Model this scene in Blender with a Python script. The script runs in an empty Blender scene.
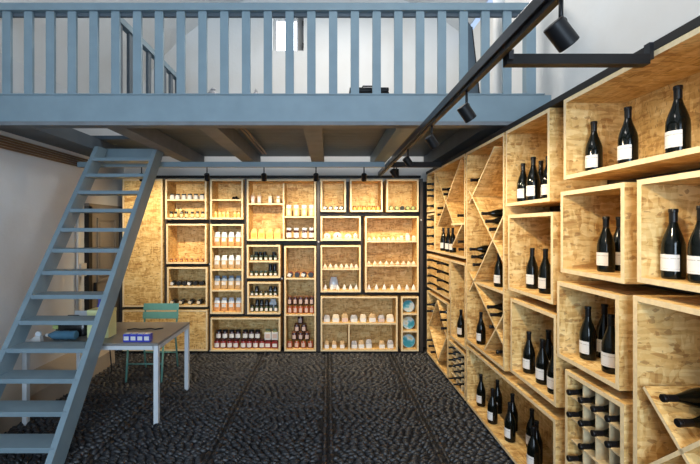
import bpy, bmesh, math, random
from mathutils import Vector, Matrix
random.seed(7)
S = bpy.context.scene
COL = S.collection
PI = math.pi

# ------------------------------------------------------------------ camera
F = 385.0                      # focal length in pixels of the 700 px wide frame
CX, CY, CAMZ = 328.0, 228.0, 1.8
cam = bpy.data.cameras.new('camera')
cam.sensor_width = 36.0
cam.lens = F / 700.0 * 36.0
cam.shift_x = (350.0 - CX) / 700.0
cam.shift_y = -(232.0 - CY) / 700.0
cam.clip_start = 0.02
camo = bpy.data.objects.new('camera', cam)
camo.location = (0, 0, CAMZ)
camo.rotation_euler = (PI / 2, 0, 0)
COL.objects.link(camo)
S.camera = camo

# ------------------------------------------------------------------ world, light, exposure
w = bpy.data.worlds.new('world'); S.world = w
w.use_nodes = True
w.node_tree.nodes['Background'].inputs[0].default_value = (0.55, 0.72, 1.0, 1)
w.node_tree.nodes['Background'].inputs[1].default_value = 1.0
S.view_settings.view_transform = 'Standard'
S.view_settings.look = 'None'
S.view_settings.gamma = 1.0
S.view_settings.use_curve_mapping = False
S.view_settings.exposure = 0.0

def area(name, loc, rot, sx, sy, power, color):
    l = bpy.data.lights.new(name, 'AREA'); l.shape = 'RECTANGLE'
    l.size = sx; l.size_y = sy; l.energy = power; l.color = color
    o = bpy.data.objects.new(name, l); o.location = loc; o.rotation_euler = rot
    COL.objects.link(o)
    return o
# daylight of the glazed shop front behind the camera
area('daylight_shop_front', (-0.2, -3.3, 2.2), (PI / 2, 0, 0), 2.2, 2.6, 265, (0.68, 0.84, 1.0))
# unseen lamp assumed up on the mezzanine, lighting the upper room
area('lamp_vault', (0.2, 4.3, 5.1), (0, 0, 0), 1.2, 0.8, 64, (1.0, 0.95, 0.88))
area('fill_right_wall', (-0.6, 1.3, 4.0), (0, -PI / 2 - 0.55, 0), 0.8, 0.8, 42, (1.0, 0.95, 0.88))  # unseen fill light, added to brighten the upper right wall
SPOT_W, SPOT_COL = 46.0, (1.0, 0.80, 0.52)

# ------------------------------------------------------------------ materials
MATS = {}
def newmat(name):
    m = bpy.data.materials.new(name); m.use_nodes = True
    nt = m.node_tree; b = nt.nodes['Principled BSDF']
    MATS[name] = m
    return m, nt, b
def plain(name, col, rough=0.5, metal=0.0, noise=0.0, nscale=20, spec=0.5, bump=0.0, **kw):
    m, nt, b = newmat(name)
    b.inputs['Base Color'].default_value = (*col, 1)
    b.inputs['Roughness'].default_value = rough
    b.inputs['Metallic'].default_value = metal
    b.inputs['Specular IOR Level'].default_value = spec
    if noise or bump:
        geo = nt.nodes.new('ShaderNodeNewGeometry')
        n = nt.nodes.new('ShaderNodeTexNoise'); n.inputs['Scale'].default_value = nscale
        n.inputs['Detail'].default_value = 4
        nt.links.new(geo.outputs['Position'], n.inputs['Vector'])
        if noise:
            r = nt.nodes.new('ShaderNodeValToRGB')
            r.color_ramp.elements[0].position = 0.3; r.color_ramp.elements[1].position = 0.7
            r.color_ramp.elements[0].color = (*[c * (1 - noise) for c in col], 1)
            r.color_ramp.elements[1].color = (*[min(1, c * (1 + noise)) for c in col], 1)
            nt.links.new(n.outputs[0], r.inputs[0]); nt.links.new(r.outputs[0], b.inputs['Base Color'])
        if bump:
            bp = nt.nodes.new('ShaderNodeBump'); bp.inputs['Strength'].default_value = bump
            bp.inputs['Distance'].default_value = 0.01
            nt.links.new(n.outputs[0], bp.inputs['Height']); nt.links.new(bp.outputs[0], b.inputs['Normal'])
    for k, v in kw.items():
        b.inputs[k.replace('_', ' ')].default_value = v
    return m

def osb(name, lo, mid, hi, dark):
    """strand board: two crossed layers of long flakes plus scattered dark strands"""
    m, nt, b = newmat(name)
    N = nt.nodes; L = nt.links
    geo = N.new('ShaderNodeNewGeometry'); oi = N.new('ShaderNodeObjectInfo')
    mul = N.new('ShaderNodeVectorMath'); mul.operation = 'SCALE'; mul.inputs['Scale'].default_value = 37.0
    cmb = N.new('ShaderNodeCombineXYZ')
    for i in range(3): L.new(oi.outputs['Random'], cmb.inputs[i])
    L.new(cmb.outputs[0], mul.inputs[0])
    add = N.new('ShaderNodeVectorMath'); add.operation = 'ADD'
    L.new(geo.outputs['Position'], add.inputs[0]); L.new(mul.outputs[0], add.inputs[1])
    wn = N.new('ShaderNodeTexNoise'); wn.inputs['Scale'].default_value = 9.0
    L.new(add.outputs[0], wn.inputs['Vector'])
    wmix = N.new('ShaderNodeMix'); wmix.data_type = 'VECTOR'; wmix.inputs[0].default_value = 0.035
    L.new(add.outputs[0], wmix.inputs[4]); L.new(wn.outputs[1], wmix.inputs[5])
    def flakes(rot, sc):
        mp = N.new('ShaderNodeMapping'); mp.inputs['Rotation'].default_value = rot; mp.inputs['Scale'].default_value = sc
        L.new(wmix.outputs[1], mp.inputs['Vector'])
        v = N.new('ShaderNodeTexVoronoi'); v.inputs['Scale'].default_value = 1.0
        L.new(mp.outputs[0], v.inputs['Vector'])
        sp = N.new('ShaderNodeSeparateColor'); L.new(v.outputs['Color'], sp.inputs[0])
        return sp, v
    s1, v1 = flakes((0.4, 0.5, 0.3), (9, 62, 15))
    s2, v2 = flakes((1.1, -0.6, 1.2), (60, 10, 17))
    s3, v3 = flakes((-0.7, 0.9, 2.2), (13, 16, 72))
    s4, v4 = flakes((0.9, 0.35, -0.5), (34, 240, 70))
    mx = N.new('ShaderNodeMix'); mx.data_type = 'FLOAT'
    L.new(s1.outputs[1], mx.inputs[0]); L.new(s1.outputs[0], mx.inputs[2]); L.new(s2.outputs[0], mx.inputs[3])
    mx2 = N.new('ShaderNodeMix'); mx2.data_type = 'FLOAT'; mx2.inputs[0].default_value = 0.45
    L.new(mx.outputs[0], mx2.inputs[2]); L.new(s3.outputs[0], mx2.inputs[3])
    r = N.new('ShaderNodeValToRGB'); e = r.color_ramp.elements
    e[0].position = 0.05; e[0].color = (*lo, 1); e[1].position = 0.9; e[1].color = (*hi, 1)
    x = e.new(0.45); x.color = (*mid, 1)
    L.new(mx2.outputs[0], r.inputs[0])
    # dark strands
    gt = N.new('ShaderNodeMath'); gt.operation = 'GREATER_THAN'; gt.inputs[1].default_value = 0.94
    L.new(s4.outputs[2], gt.inputs[0])
    mk = N.new('ShaderNodeMath'); mk.operation = 'MULTIPLY'; mk.inputs[1].default_value = 0.55
    L.new(gt.outputs[0], mk.inputs[0])
    dm = N.new('ShaderNodeMix'); dm.data_type = 'RGBA'
    L.new(mk.outputs[0], dm.inputs[0]); L.new(r.outputs[0], dm.inputs[6]); dm.inputs[7].default_value = (*dark, 1)
    # fine grain
    gn = N.new('ShaderNodeTexNoise'); gn.inputs['Scale'].default_value = 60; gn.inputs['Detail'].default_value = 3
    L.new(add.outputs[0], gn.inputs['Vector'])
    gr = N.new('ShaderNodeMapRange'); gr.inputs[3].default_value = 0.88; gr.inputs[4].default_value = 1.10
    L.new(gn.outputs[0], gr.inputs[0])
    hv = N.new('ShaderNodeHueSaturation'); L.new(gr.outputs[0], hv.inputs['Value']); L.new(dm.outputs[2], hv.inputs['Color'])
    L.new(hv.outputs[0], b.inputs['Base Color'])
    b.inputs['Roughness'].default_value = 0.55
    b.inputs['Specular IOR Level'].default_value = 0.3
    bp = N.new('ShaderNodeBump'); bp.inputs['Strength'].default_value = 0.25; bp.inputs['Distance'].default_value = 0.004
    L.new(mx2.outputs[0], bp.inputs['Height']); L.new(bp.outputs[0], b.inputs['Normal'])
    return m

def plaster(name, col, stain, amount):
    m, nt, b = newmat(name); N = nt.nodes; L = nt.links
    geo = N.new('ShaderNodeNewGeometry')
    n1 = N.new('ShaderNodeTexNoise'); n1.inputs['Scale'].default_value = 1.1; n1.inputs['Detail'].default_value = 5
    n2 = N.new('ShaderNodeTexNoise'); n2.inputs['Scale'].default_value = 30; n2.inputs['Detail'].default_value = 6
    L.new(geo.outputs['Position'], n1.inputs['Vector']); L.new(geo.outputs['Position'], n2.inputs['Vector'])
    mr = N.new('ShaderNodeMapRange'); mr.inputs[1].default_value = 0.45; mr.inputs[2].default_value = 0.8; mr.inputs[4].default_value = amount
    L.new(n1.outputs[0], mr.inputs[0])
    mx = N.new('ShaderNodeMix'); mx.data_type = 'RGBA'
    L.new(mr.outputs[0], mx.inputs[0]); mx.inputs[6].default_value = (*col, 1); mx.inputs[7].default_value = (*stain, 1)
    L.new(mx.outputs[2], b.inputs['Base Color'])
    b.inputs['Roughness'].default_value = 0.85; b.inputs['Specular IOR Level'].default_value = 0.2
    bp = N.new('ShaderNodeBump'); bp.inputs['Strength'].default_value = 0.25; bp.inputs['Distance'].default_value = 0.01
    L.new(n2.outputs[0], bp.inputs['Height']); L.new(bp.outputs[0], b.inputs['Normal'])
    return m

osb('osb', (0.39, 0.19, 0.054), (0.67, 0.42, 0.148), (0.85, 0.63, 0.295), (0.26, 0.115, 0.035))
plain('edge', (0.76, 0.60, 0.36), 0.55, noise=0.10, nscale=40)
plaster('plaster', (0.72, 0.72, 0.71), (0.50, 0.42, 0.33), 0.35)
plaster('plaster_left', (0.57, 0.585, 0.60), (0.40, 0.33, 0.26), 0.6)
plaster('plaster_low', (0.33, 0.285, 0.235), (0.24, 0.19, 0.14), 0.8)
plain('blue_paint', (0.182, 0.255, 0.300), 0.45, noise=0.06, nscale=7, bump=0.05)
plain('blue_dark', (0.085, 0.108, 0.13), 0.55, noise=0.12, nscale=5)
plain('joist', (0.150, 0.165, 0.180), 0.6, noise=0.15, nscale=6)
plain('black_steel', (0.012, 0.011, 0.011), 0.5, noise=0.2, nscale=8, spec=0.25)
plain('brown_steel', (0.045, 0.033, 0.026), 0.5, noise=0.2, nscale=5)
plain('rail_steel', (0.030, 0.030, 0.034), 0.32, metal=0.6, noise=0.15, nscale=12)
plain('black_lamp', (0.007, 0.007, 0.008), 0.42, spec=0.25)
plain('deck', (0.060, 0.090, 0.120), 0.5, noise=0.12, nscale=5)
plain('copper', (0.22, 0.16, 0.11), 0.45, metal=0.3)
plain('grey_metal', (0.50, 0.50, 0.50), 0.4, metal=0.4)
plain('door_paint', (0.145, 0.125, 0.105), 0.5, noise=0.12, nscale=5)
plain('table_top', (0.22, 0.205, 0.19), 0.35, noise=0.05)
plain('table_metal', (0.60, 0.64, 0.68), 0.35)
plain('chair_green', (0.13, 0.32, 0.27), 0.4, noise=0.06)
plain('stone', (0.019, 0.020, 0.024), 0.42, noise=0.55, nscale=14, bump=0.25)
plain('mortar', (0.012, 0.011, 0.011), 0.9, noise=0.3, nscale=30, bump=0.4)
plain('wine_glass', (0.003, 0.004, 0.003), 0.10, spec=0.32)
plain('capsule', (0.005, 0.005, 0.006), 0.34, spec=0.3)
plain('glass_clear', (0.75, 0.78, 0.78), 0.08)
plain('white', (0.66, 0.66, 0.65), 0.6)
plain('cream', (0.66, 0.57, 0.43), 0.6, noise=0.06, nscale=60)
plain('lid_black', (0.015, 0.017, 0.020), 0.4)
plain('lid_green', (0.02, 0.045, 0.045), 0.4)
plain('lid_gold', (0.55, 0.36, 0.10), 0.3, metal=0.8)
plain('lid_brown', (0.20, 0.085, 0.04), 0.4)
plain('lid_white', (0.78, 0.76, 0.72), 0.4)
plain('jam_red', (0.22, 0.022, 0.018), 0.12)
plain('jam_dark', (0.055, 0.018, 0.020), 0.12)
plain('jam_amber', (0.50, 0.20, 0.035), 0.15)
plain('sauce_rust', (0.33, 0.085, 0.035), 0.15)
plain('paste_black', (0.012, 0.012, 0.012), 0.25)
plain('olive', (0.055, 0.07, 0.025), 0.15)
plain('honey', (0.66, 0.43, 0.10), 0.2)
plain('pasta', (0.80, 0.62, 0.28), 0.4, noise=0.15, nscale=80)
plain('biscuit', (0.66, 0.33, 0.13), 0.5, noise=0.25, nscale=70)
plain('nuts', (0.50, 0.34, 0.17), 0.5, noise=0.3, nscale=90)
plain('yellow_paper', (0.78, 0.52, 0.16), 0.5, noise=0.1, nscale=30)
plain('film', (0.62, 0.68, 0.74), 0.18)
plain('film_blue', (0.25, 0.32, 0.42), 0.2)
plain('pale_pink', (0.60, 0.44, 0.37), 0.5)
plain('grey_pack', (0.38, 0.37, 0.38), 0.5, noise=0.3, nscale=60)
plain('tin_dark', (0.03, 0.035, 0.03), 0.3)
plain('leaf_green', (0.36, 0.44, 0.16), 0.5, noise=0.3, nscale=90)
plain('yellow_box', (0.80, 0.82, 0.42), 0.5)
plain('blue_box', (0.045, 0.055, 0.42), 0.4)
plain('blue_plastic', (0.10, 0.24, 0.36), 0.06, Alpha=0.75)
plain('herb', (0.18, 0.20, 0.09), 0.6, noise=0.4, nscale=80)
plain('wicker', (0.10, 0.10, 0.09), 0.6)
m, nt, b = newmat('pane'); b.inputs['Emission Color'].default_value = (0.85, 0.93, 1, 1); b.inputs['Emission Strength'].default_value = 5.0
m, nt, b = newmat('lamp_lens'); b.inputs['Emission Color'].default_value = (1, 0.8, 0.5, 1); b.inputs['Emission Strength'].default_value = 6.0

# white paper label with a few faint lines of print
m, nt, b = newmat('paper'); N = nt.nodes; L = nt.links
tc = N.new('ShaderNodeTexCoord'); sp = N.new('ShaderNodeSeparateXYZ'); L.new(tc.outputs['Generated'], sp.inputs[0])
def band(lo, hi):
    a = N.new('ShaderNodeMath'); a.operation = 'GREATER_THAN'; a.inputs[1].default_value = lo; L.new(sp.outputs[2], a.inputs[0])
    c = N.new('ShaderNodeMath'); c.operation = 'LESS_THAN'; c.inputs[1].default_value = hi; L.new(sp.outputs[2], c.inputs[0])
    d = N.new('ShaderNodeMath'); d.operation = 'MULTIPLY'; L.new(a.outputs[0], d.inputs[0]); L.new(c.outputs[0], d.inputs[1])
    return d
l1, l2 = band(0.74, 0.785), band(0.12, 0.14)
ad = N.new('ShaderNodeMath'); ad.operation = 'ADD'; L.new(l1.outputs[0], ad.inputs[0]); L.new(l2.outputs[0], ad.inputs[1])
nz = N.new('ShaderNodeTexNoise'); nz.inputs['Scale'].default_value = 14; L.new(tc.outputs['Generated'], nz.inputs['Vector'])
g = N.new('ShaderNodeMath'); g.operation = 'GREATER_THAN'; g.inputs[1].default_value = 0.47; L.new(nz.outputs[0], g.inputs[0])
f = N.new('ShaderNodeMath'); f.operation = 'MULTIPLY'; L.new(ad.outputs[0], f.inputs[0]); L.new(g.outputs[0], f.inputs[1])
f2 = N.new('ShaderNodeMath'); f2.operation = 'MULTIPLY'; f2.inputs[1].default_value = 0.6; L.new(f.outputs[0], f2.inputs[0])
mx = N.new('ShaderNodeMix'); mx.data_type = 'RGBA'; L.new(f2.outputs[0], mx.inputs[0])
mx.inputs[6].default_value = (0.70, 0.69, 0.68, 1); mx.inputs[7].default_value = (0.10, 0.10, 0.10, 1)
L.new(mx.outputs[2], b.inputs['Base Color']); b.inputs['Roughness'].default_value = 0.6

# blue and white decorated plate face
m, nt, b = newmat('plate_face'); N = nt.nodes; L = nt.links
tc = N.new('ShaderNodeTexCoord'); nz = N.new('ShaderNodeTexNoise'); nz.inputs['Scale'].default_value = 9; nz.inputs['Detail'].default_value = 3
oi = N.new('ShaderNodeObjectInfo'); va = N.new('ShaderNodeVectorMath'); va.operation = 'ADD'
L.new(tc.outputs['Object'], va.inputs[0]); L.new(oi.outputs['Random'], va.inputs[1]); L.new(va.outputs[0], nz.inputs['Vector'])
r = N.new('ShaderNodeValToRGB'); e = r.color_ramp.elements
e[0].position = 0.40; e[0].color = (0.05, 0.32, 0.42, 1); e[1].position = 0.56; e[1].color = (0.74, 0.80, 0.78, 1)
x = e.new(0.48); x.color = (0.20, 0.55, 0.66, 1); x = e.new(0.68); x.color = (0.55, 0.55, 0.30, 1)
L.new(nz.outputs[0], r.inputs[0]); L.new(r.outputs[0], b.inputs['Base Color']); b.inputs['Roughness'].default_value = 0.15

M = MATS

# ------------------------------------------------------------------ mesh helpers
CACHE = {}
def link(name, mesh, parent=None, loc=(0, 0, 0), rot=None):
    o = bpy.data.objects.new(name, mesh); COL.objects.link(o)
    o.location = loc
    if rot is not None: o.rotation_euler = rot
    if parent is not None: o.parent = parent
    return o
def mesh_from(verts, faces, mats, fm=None, smooth=False):
    me = bpy.data.meshes.new('m')
    me.from_pydata([tuple(v) for v in verts], [], faces)
    for mt in (mats if isinstance(mats, (list, tuple)) else [mats]): me.materials.append(M[mt])
    if fm: me.polygons.foreach_set('material_index', fm)
    if smooth: me.polygons.foreach_set('use_smooth', [True] * len(me.polygons))
    me.update()
    return me
BF = [(0, 3, 2, 1), (4, 5, 6, 7), (0, 1, 5, 4), (1, 2, 6, 5), (2, 3, 7, 6), (3, 0, 4, 7)]   # -z +z -y +x +y -x
def box_mesh(sx, sy, sz, mat, edge=None, bevel=0.0):
    key = ('box', round(sx, 4), round(sy, 4), round(sz, 4), mat, edge, bevel)
    if key in CACHE: return CACHE[key]
    x, y, z = sx / 2, sy / 2, sz / 2
    v = [(-x, -y, -z), (x, -y, -z), (x, y, -z), (-x, y, -z), (-x, -y, z), (x, -y, z), (x, y, z), (-x, y, z)]
    me = mesh_from(v, BF, [mat] + ([edge] if edge else []), [0, 0, 1, 0, 0, 0] if edge else None)
    if bevel:
        bm = bmesh.new(); bm.from_mesh(me)
        bmesh.ops.bevel(bm, geom=bm.edges[:], offset=bevel, segments=2, affect='EDGES', profile=0.6)
        bm.to_mesh(me); bm.free()
    CACHE[key] = me
    return me
def box(name, c, s, mat, parent=None, edge=None, bevel=0.0, rot=None):
    return link(name, box_mesh(s[0], s[1], s[2], mat, edge, bevel), parent, c, rot)
def bounds(name, lo, hi, mat, parent=None, edge=None, bevel=0.0):
    return box(name, [(a + c) / 2 for a, c in zip(lo, hi)], [abs(c - a) for a, c in zip(lo, hi)], mat, parent, edge, bevel)
def lathe_mesh(prof, mat, seg=20, smooth=True):
    """closed profile of (r, z) turned around z"""
    key = ('lathe', tuple(prof), mat, seg)
    if key in CACHE: return CACHE[key]
    v = []; f = []
    for r, z in prof:
        for k in range(seg):
            a = 2 * PI * k / seg; v.append((r * math.cos(a), r * math.sin(a), z))
    n = len(prof)
    for i in range(n - 1):
        for k in range(seg):
            k2 = (k + 1) % seg
            f.append((i * seg + k, i * seg + k2, (i + 1) * seg + k2, (i + 1) * seg + k))
    f.append(tuple(reversed(range(seg)))); f.append(tuple((n - 1) * seg + k for k in range(seg)))
    me = mesh_from(v, f, mat, None, smooth)
    if smooth:
        try: me.set_sharp_from_angle(angle=math.radians(40))
        except Exception: pass
    CACHE[key] = me
    return me
def wrap_mesh(r, z0, z1, a0, a1, mat, t=0.0008, seg=12):
    """paper label wrapped round a cylinder, facing -y"""
    key = ('wrap', round(r, 4), round(z0, 4), round(z1, 4), a0, a1, mat)
    if key in CACHE: return CACHE[key]
    v = []; f = []
    for k in range(seg + 1):
        a = math.radians(-90 + a0 + (a1 - a0) * k / seg)
        for rr in (r, r + t):
            for z in (z0, z1): v.append((rr * math.cos(a), rr * math.sin(a), z))
    for k in range(seg):
        p, q = 4 * k, 4 * k + 4
        f += [(p + 2, q + 2, q + 3, p + 3), (p, p + 1, q + 1, q), (p + 1, p + 3, q + 3, q + 1), (p, q, q + 2, p + 2)]
    f += [(0, 2, 3, 1), (4 * seg, 4 * seg + 1, 4 * seg + 3, 4 * seg + 2)]
    me = mesh_from(v, f, mat, None, False)
    CACHE[key] = me
    return me
def tube_mesh(pts, r, mat, seg=8):
    pts = [Vector(p) for p in pts]; v = []; f = []; n = len(pts)
    prev = None
    for i, p in enumerate(pts):
        d = (pts[min(i + 1, n - 1)] - pts[max(i - 1, 0)]).normalized()
        up = Vector((0, 0, 1)) if abs(d.z) < 0.9 else Vector((1, 0, 0))
        if prev is not None:
            a = (prev - d * prev.dot(d)); a = a.normalized() if a.length > 1e-5 else d.cross(up).normalized()
        else: a = d.cross(up).normalized()
        prev = a; b2 = d.cross(a)
        for k in range(seg):
            t = 2 * PI * k / seg; v.append(p + (a * math.cos(t) + b2 * math.sin(t)) * r)
    for i in range(n - 1):
        for k in range(seg):
            k2 = (k + 1) % seg
            f.append((i * seg + k, i * seg + k2, (i + 1) * seg + k2, (i + 1) * seg + k))
    f.append(tuple(reversed(range(seg)))); f.append(tuple((n - 1) * seg + k for k in range(seg)))
    return mesh_from(v, f, mat, None, True)
def tube(name, pts, r, mat, parent=None, seg=8):
    return link(name, tube_mesh(pts, r, mat, seg), parent)
def prism(name, prof, axis, a0, a1, mat, parent=None):
    """extrude a 2-D polygon along x ('x': prof is (y,z)) or y ('y': prof is (x,z))"""
    n = len(prof); v = []
    for a in (a0, a1):
        for p, q in prof: v.append((a, p, q) if axis == 'x' else (p, a, q))
    f = [(i, (i + 1) % n, n + (i + 1) % n, n + i) for i in range(n)]
    f += [tuple(reversed(range(n))), tuple(range(n, 2 * n))]
    me = mesh_from(v, f, mat)
    bm = bmesh.new(); bm.from_mesh(me); bmesh.ops.recalc_face_normals(bm, faces=bm.faces[:]); bm.to_mesh(me); bm.free()
    return link(name, me, parent)
def tag(o, label=None, cat=None, group=None, kind=None):
    if label: o['label'] = label
    if cat: o['category'] = cat
    if group: o['group'] = group
    if kind: o['kind'] = kind
    return o
def thing(name, label, cat, loc=(0, 0, 0), rz=0.0, group=None):
    o = bpy.data.objects.new(name, None); COL.objects.link(o); o.empty_display_size = 0.05
    o.location = loc; o.rotation_euler = (0, 0, rz)
    return tag(o, label, cat, group)
ORD = ['first', 'second', 'third', 'fourth', 'fifth', 'sixth', 'seventh', 'eighth', 'ninth', 'tenth', 'eleventh', 'twelfth']
def ordinal(i, n):
    if n == 1: return 'the only one'
    if i == 0: return 'leftmost'
    if i == n - 1: return 'rightmost'
    return ORD[i] + ' from left'

# ------------------------------------------------------------------ pixel helpers (direction + touching plane)
YB = 5.46                         # front plane of the crates on the back wall
XR = 1.385                        # front plane of the crates on the right wall
SB = F / YB
def bX(px): return (px - CX) / SB
def bZ(py): return CAMZ - (py - CY) / SB
def rY(px): return F * XR / (px - CX)
def rZ(px, py): return CAMZ - (py - CY) * XR / (px - CX)

XL, XW, YBK, YF = -3.1, 2.05, 5.86, -3.5       # left wall, right wall, back wall, front wall

# ================================================================== THE SETTING
# floor ----------------------------------------------------------------
floor = bounds('floor', (XL - 0.3, YF - 0.3, -0.2), (XW + 0.3, YBK + 0.3, 0.0), 'mortar')
tag(floor, 'dark floor of upright pebbles with gutter lines of longer stones', 'floor', kind='structure')
def pebble_mesh(seed):
    rnd = random.Random(seed); seg = 8
    v = []; f = []
    rings = [(1.0, -0.2), (0.93, 0.40), (0.60, 0.80), (0.20, 1.0)]
    wob = [1 + rnd.uniform(-0.12, 0.12) for _ in range(seg)]
    for r, z in rings:
        for k in range(seg):
            a = 2 * PI * k / seg
            cx, sy = math.cos(a), math.sin(a)
            v.append((0.5 * r * wob[k] * math.copysign(abs(cx) ** 0.8, cx), 0.5 * r * wob[k] * math.copysign(abs(sy) ** 0.8, sy), z * rnd.uniform(0.93, 1.05)))
    for i in range(3):
        for k in range(seg):
            k2 = (k + 1) % seg
            f.append((i * seg + k, i * seg + k2, (i + 1) * seg + k2, (i + 1) * seg + k))
    f.append(tuple(3 * seg + k for k in range(seg)))
    return mesh_from(v, f, 'stone', None, True)
PEB = [pebble_mesh(i) for i in range(5)]
rnd = random.Random(3)
stones = []     # x, y, length, width, height, angle
GUT = [-2.76, -1.84, -0.92, 0.0, 0.90]
y = 1.5
row = 0
while y < 5.62:
    x = XL + 0.02 + (row % 2) * 0.035
    while x < 1.60:
        ln = rnd.uniform(0.052, 0.086)
        cxs = x + ln / 2
        if all(abs(cxs - g) > 0.055 for g in GUT):
            yy = y + 0.016 * math.sin(cxs * 6.8 + 0.6) + rnd.uniform(-0.006, 0.006)
            stones.append((cxs, yy, ln * 1.04, rnd.uniform(0.026, 0.033), rnd.uniform(0.021, 0.028), rnd.uniform(-0.12, 0.12) + 0.2 * math.cos(cxs * 6.8 + 0.6)))
        x += ln + 0.003
    y += 0.0290; row += 1
for g in GUT:
    for off in (-0.027, 0.027):
        y = 1.5
        while y < 5.6:
            ln = rnd.uniform(0.07, 0.12)
            stones.append((g + off, y + ln / 2, 0.046, ln * 0.97, rnd.uniform(0.024, 0.031), rnd.uniform(-0.06, 0.06)))
            y += ln
near = sorted([s for s in stones if s[1] > 2.92 and -1.75 < s[0] < 1.36], key=lambda s: s[1])[:300]
nearset = set(near)
for i, s in enumerate(near):
    o = link('cobble', PEB[i % 5], floor, (s[0], s[1], 0.0 + 0.1))
    o.location = (s[0] - floor.location.x, s[1] - floor.location.y, 0.0 - floor.location.z)
    o.scale = (s[2], s[3], s[4]); o.rotation_euler = (0, 0, s[5])
V = []; FC = []
pb = [([tuple(vv.co) for vv in me.vertices], [tuple(p.vertices) for p in me.polygons]) for me in PEB]
for i, s in enumerate(stones):
    if s in nearset: continue
    vs, fs = pb[i % 5]; b0 = len(V); c, sn = math.cos(s[5]), math.sin(s[5])
    for a, b_, c_ in vs:
        xx, yy = a * s[2], b_ * s[3]
        V.append((s[0] + xx * c - yy * sn, s[1] + xx * sn + yy * c, c_ * s[4]))
    FC += [tuple(b0 + k for k in p) for p in fs]
fo = link('cobble_field', mesh_from(V, FC, 'stone', None, True), floor, [-q for q in floor.location])
fo['kind'] = 'stuff'

# walls and vault ------------------------------------------------------
wl = bounds('wall_left', (XL - 0.25, YF, 0), (XL, YBK + 0.25, 3.46), 'plaster_left')
tag(wl, 'grey plastered left wall behind the stairs', 'wall', kind='structure')
wr = bounds('wall_right', (XW, YF, 0), (XW + 0.25, YBK + 0.25, 4.6), 'plaster')
tag(wr, 'white plastered wall above the wine crates', 'wall', kind='structure')
# back wall with the opening of the small upper window
wx0, wx1, wz0, wz1 = -0.86, -0.37, 4.50, 5.10
bw = []
me_v = []; me_f = []
def addbox(lo, hi):
    b0 = len(me_v)
    for z in (lo[2], hi[2]):
        for (x, y) in ((lo[0], lo[1]), (hi[0], lo[1]), (hi[0], hi[1]), (lo[0], hi[1])): me_v.append((x, y, z))
    me_f.extend([tuple(b0 + k for k in q) for q in BF])
addbox((XL, YBK, 0), (wx0, YBK + 0.4, 5.7)); addbox((wx1, YBK, 0), (XW, YBK + 0.4, 5.7))
addbox((wx0, YBK, 0), (wx1, YBK + 0.4, wz0)); addbox((wx0, YBK, wz1), (wx1, YBK + 0.4, 5.7))
wb = link('wall_back', mesh_from(me_v, me_f, 'plaster'))
tag(wb, 'white plastered back wall with a small window high up', 'wall', kind='structure')
# front wall behind the camera around the glazed shop front
me_v = []; me_f = []
addbox((XL, YF - 0.3, 0), (-2.1, YF, 5.7)); addbox((1.3, YF - 0.3, 0), (XW, YF, 5.7)); addbox((-2.1, YF - 0.3, 4.0), (1.3, YF, 5.7))
wf = link('wall_front', mesh_from(me_v, me_f, 'plaster'))
tag(wf, 'plastered front wall around the glazed shop front', 'wall', kind='structure')
# barrel vault
vc, vr = (-0.05, 2.2), 3.3
prof = []
AL = math.acos((XL - vc[0]) / vr); a1 = math.acos((XW - vc[0]) / vr)
for k in range(41):
    a = AL - (AL - a1) * k / 40
    prof.append((max(XL, vc[0] + vr * math.cos(a)), vc[1] + vr * math.sin(a)))
prof_out = [(vc[0] + (p[0] - vc[0]) * 1.07, vc[1] + (p[1] - vc[1]) * 1.07) for p in prof]
n = len(prof); vv = []; ff = []
for yy in (YF, YBK):
    for p in prof + prof_out: vv.append((p[0], yy, p[1]))
st = 2 * n
for i in range(n - 1):
    ff.append((i, i + 1, st + i + 1, st + i)); ff.append((n + i, st + n + i, st + n + i + 1, n + i + 1))
    ff.append((i, n + i, n + i + 1, i + 1)); ff.append((st + i, st + i + 1, st + n + i + 1, st + n + i))
vault = link('ceiling', mesh_from(vv, ff, 'plaster', None, False))
for p in vault.data.polygons: p.use_smooth = True
vault.data.set_sharp_from_angle(angle=math.radians(35))
tag(vault, 'white plastered barrel vault over the mezzanine', 'ceiling', kind='structure')
# plinth along the left wall
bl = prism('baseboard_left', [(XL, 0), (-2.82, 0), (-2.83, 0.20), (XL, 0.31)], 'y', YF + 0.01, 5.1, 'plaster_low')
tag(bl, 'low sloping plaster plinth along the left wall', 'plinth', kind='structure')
# upper window
wn = thing('window_1', 'small bright window with shutters high in the back wall', 'window', ((wx0 + wx1) / 2, YBK + 0.22, wz0)); wn['kind'] = 'structure'
ww, wh = wx1 - wx0, wz1 - wz0
for sx in (-1, 1): box('window_frame', (sx * (ww / 2 - 0.025), 0, wh / 2), (0.05, 0.06, wh), 'grey_metal', wn)
for z in (0.025, wh - 0.025): box('window_frame', (0, 0, z), (ww - 0.1, 0.06, 0.05), 'grey_metal', wn)
box('window_bar', (0.03, 0, wh / 2), (0.035, 0.05, wh - 0.1), 'grey_metal', wn)
box('pane', (-0.09, 0.01, wh / 2), (0.205, 0.012, wh - 0.1), 'pane', wn)
box('pane', (0.12, 0.01, wh / 2), (0.145, 0.012, wh - 0.1), 'pane', wn)
sh = box('shutter', (ww / 2 + 0.11, -0.25, wh / 2), (0.2, 0.02, wh * 0.98), 'grey_metal', wn)
sh.location = (ww / 2 - 0.06, -0.12, wh / 2); sh.rotation_euler = (0, 0, 1.2)
for z in (0.12, 0.46): box('hinge', (ww / 2 - 0.012, -0.14, z), (0.02, 0.05, 0.05), 'black_steel', wn)
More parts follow.
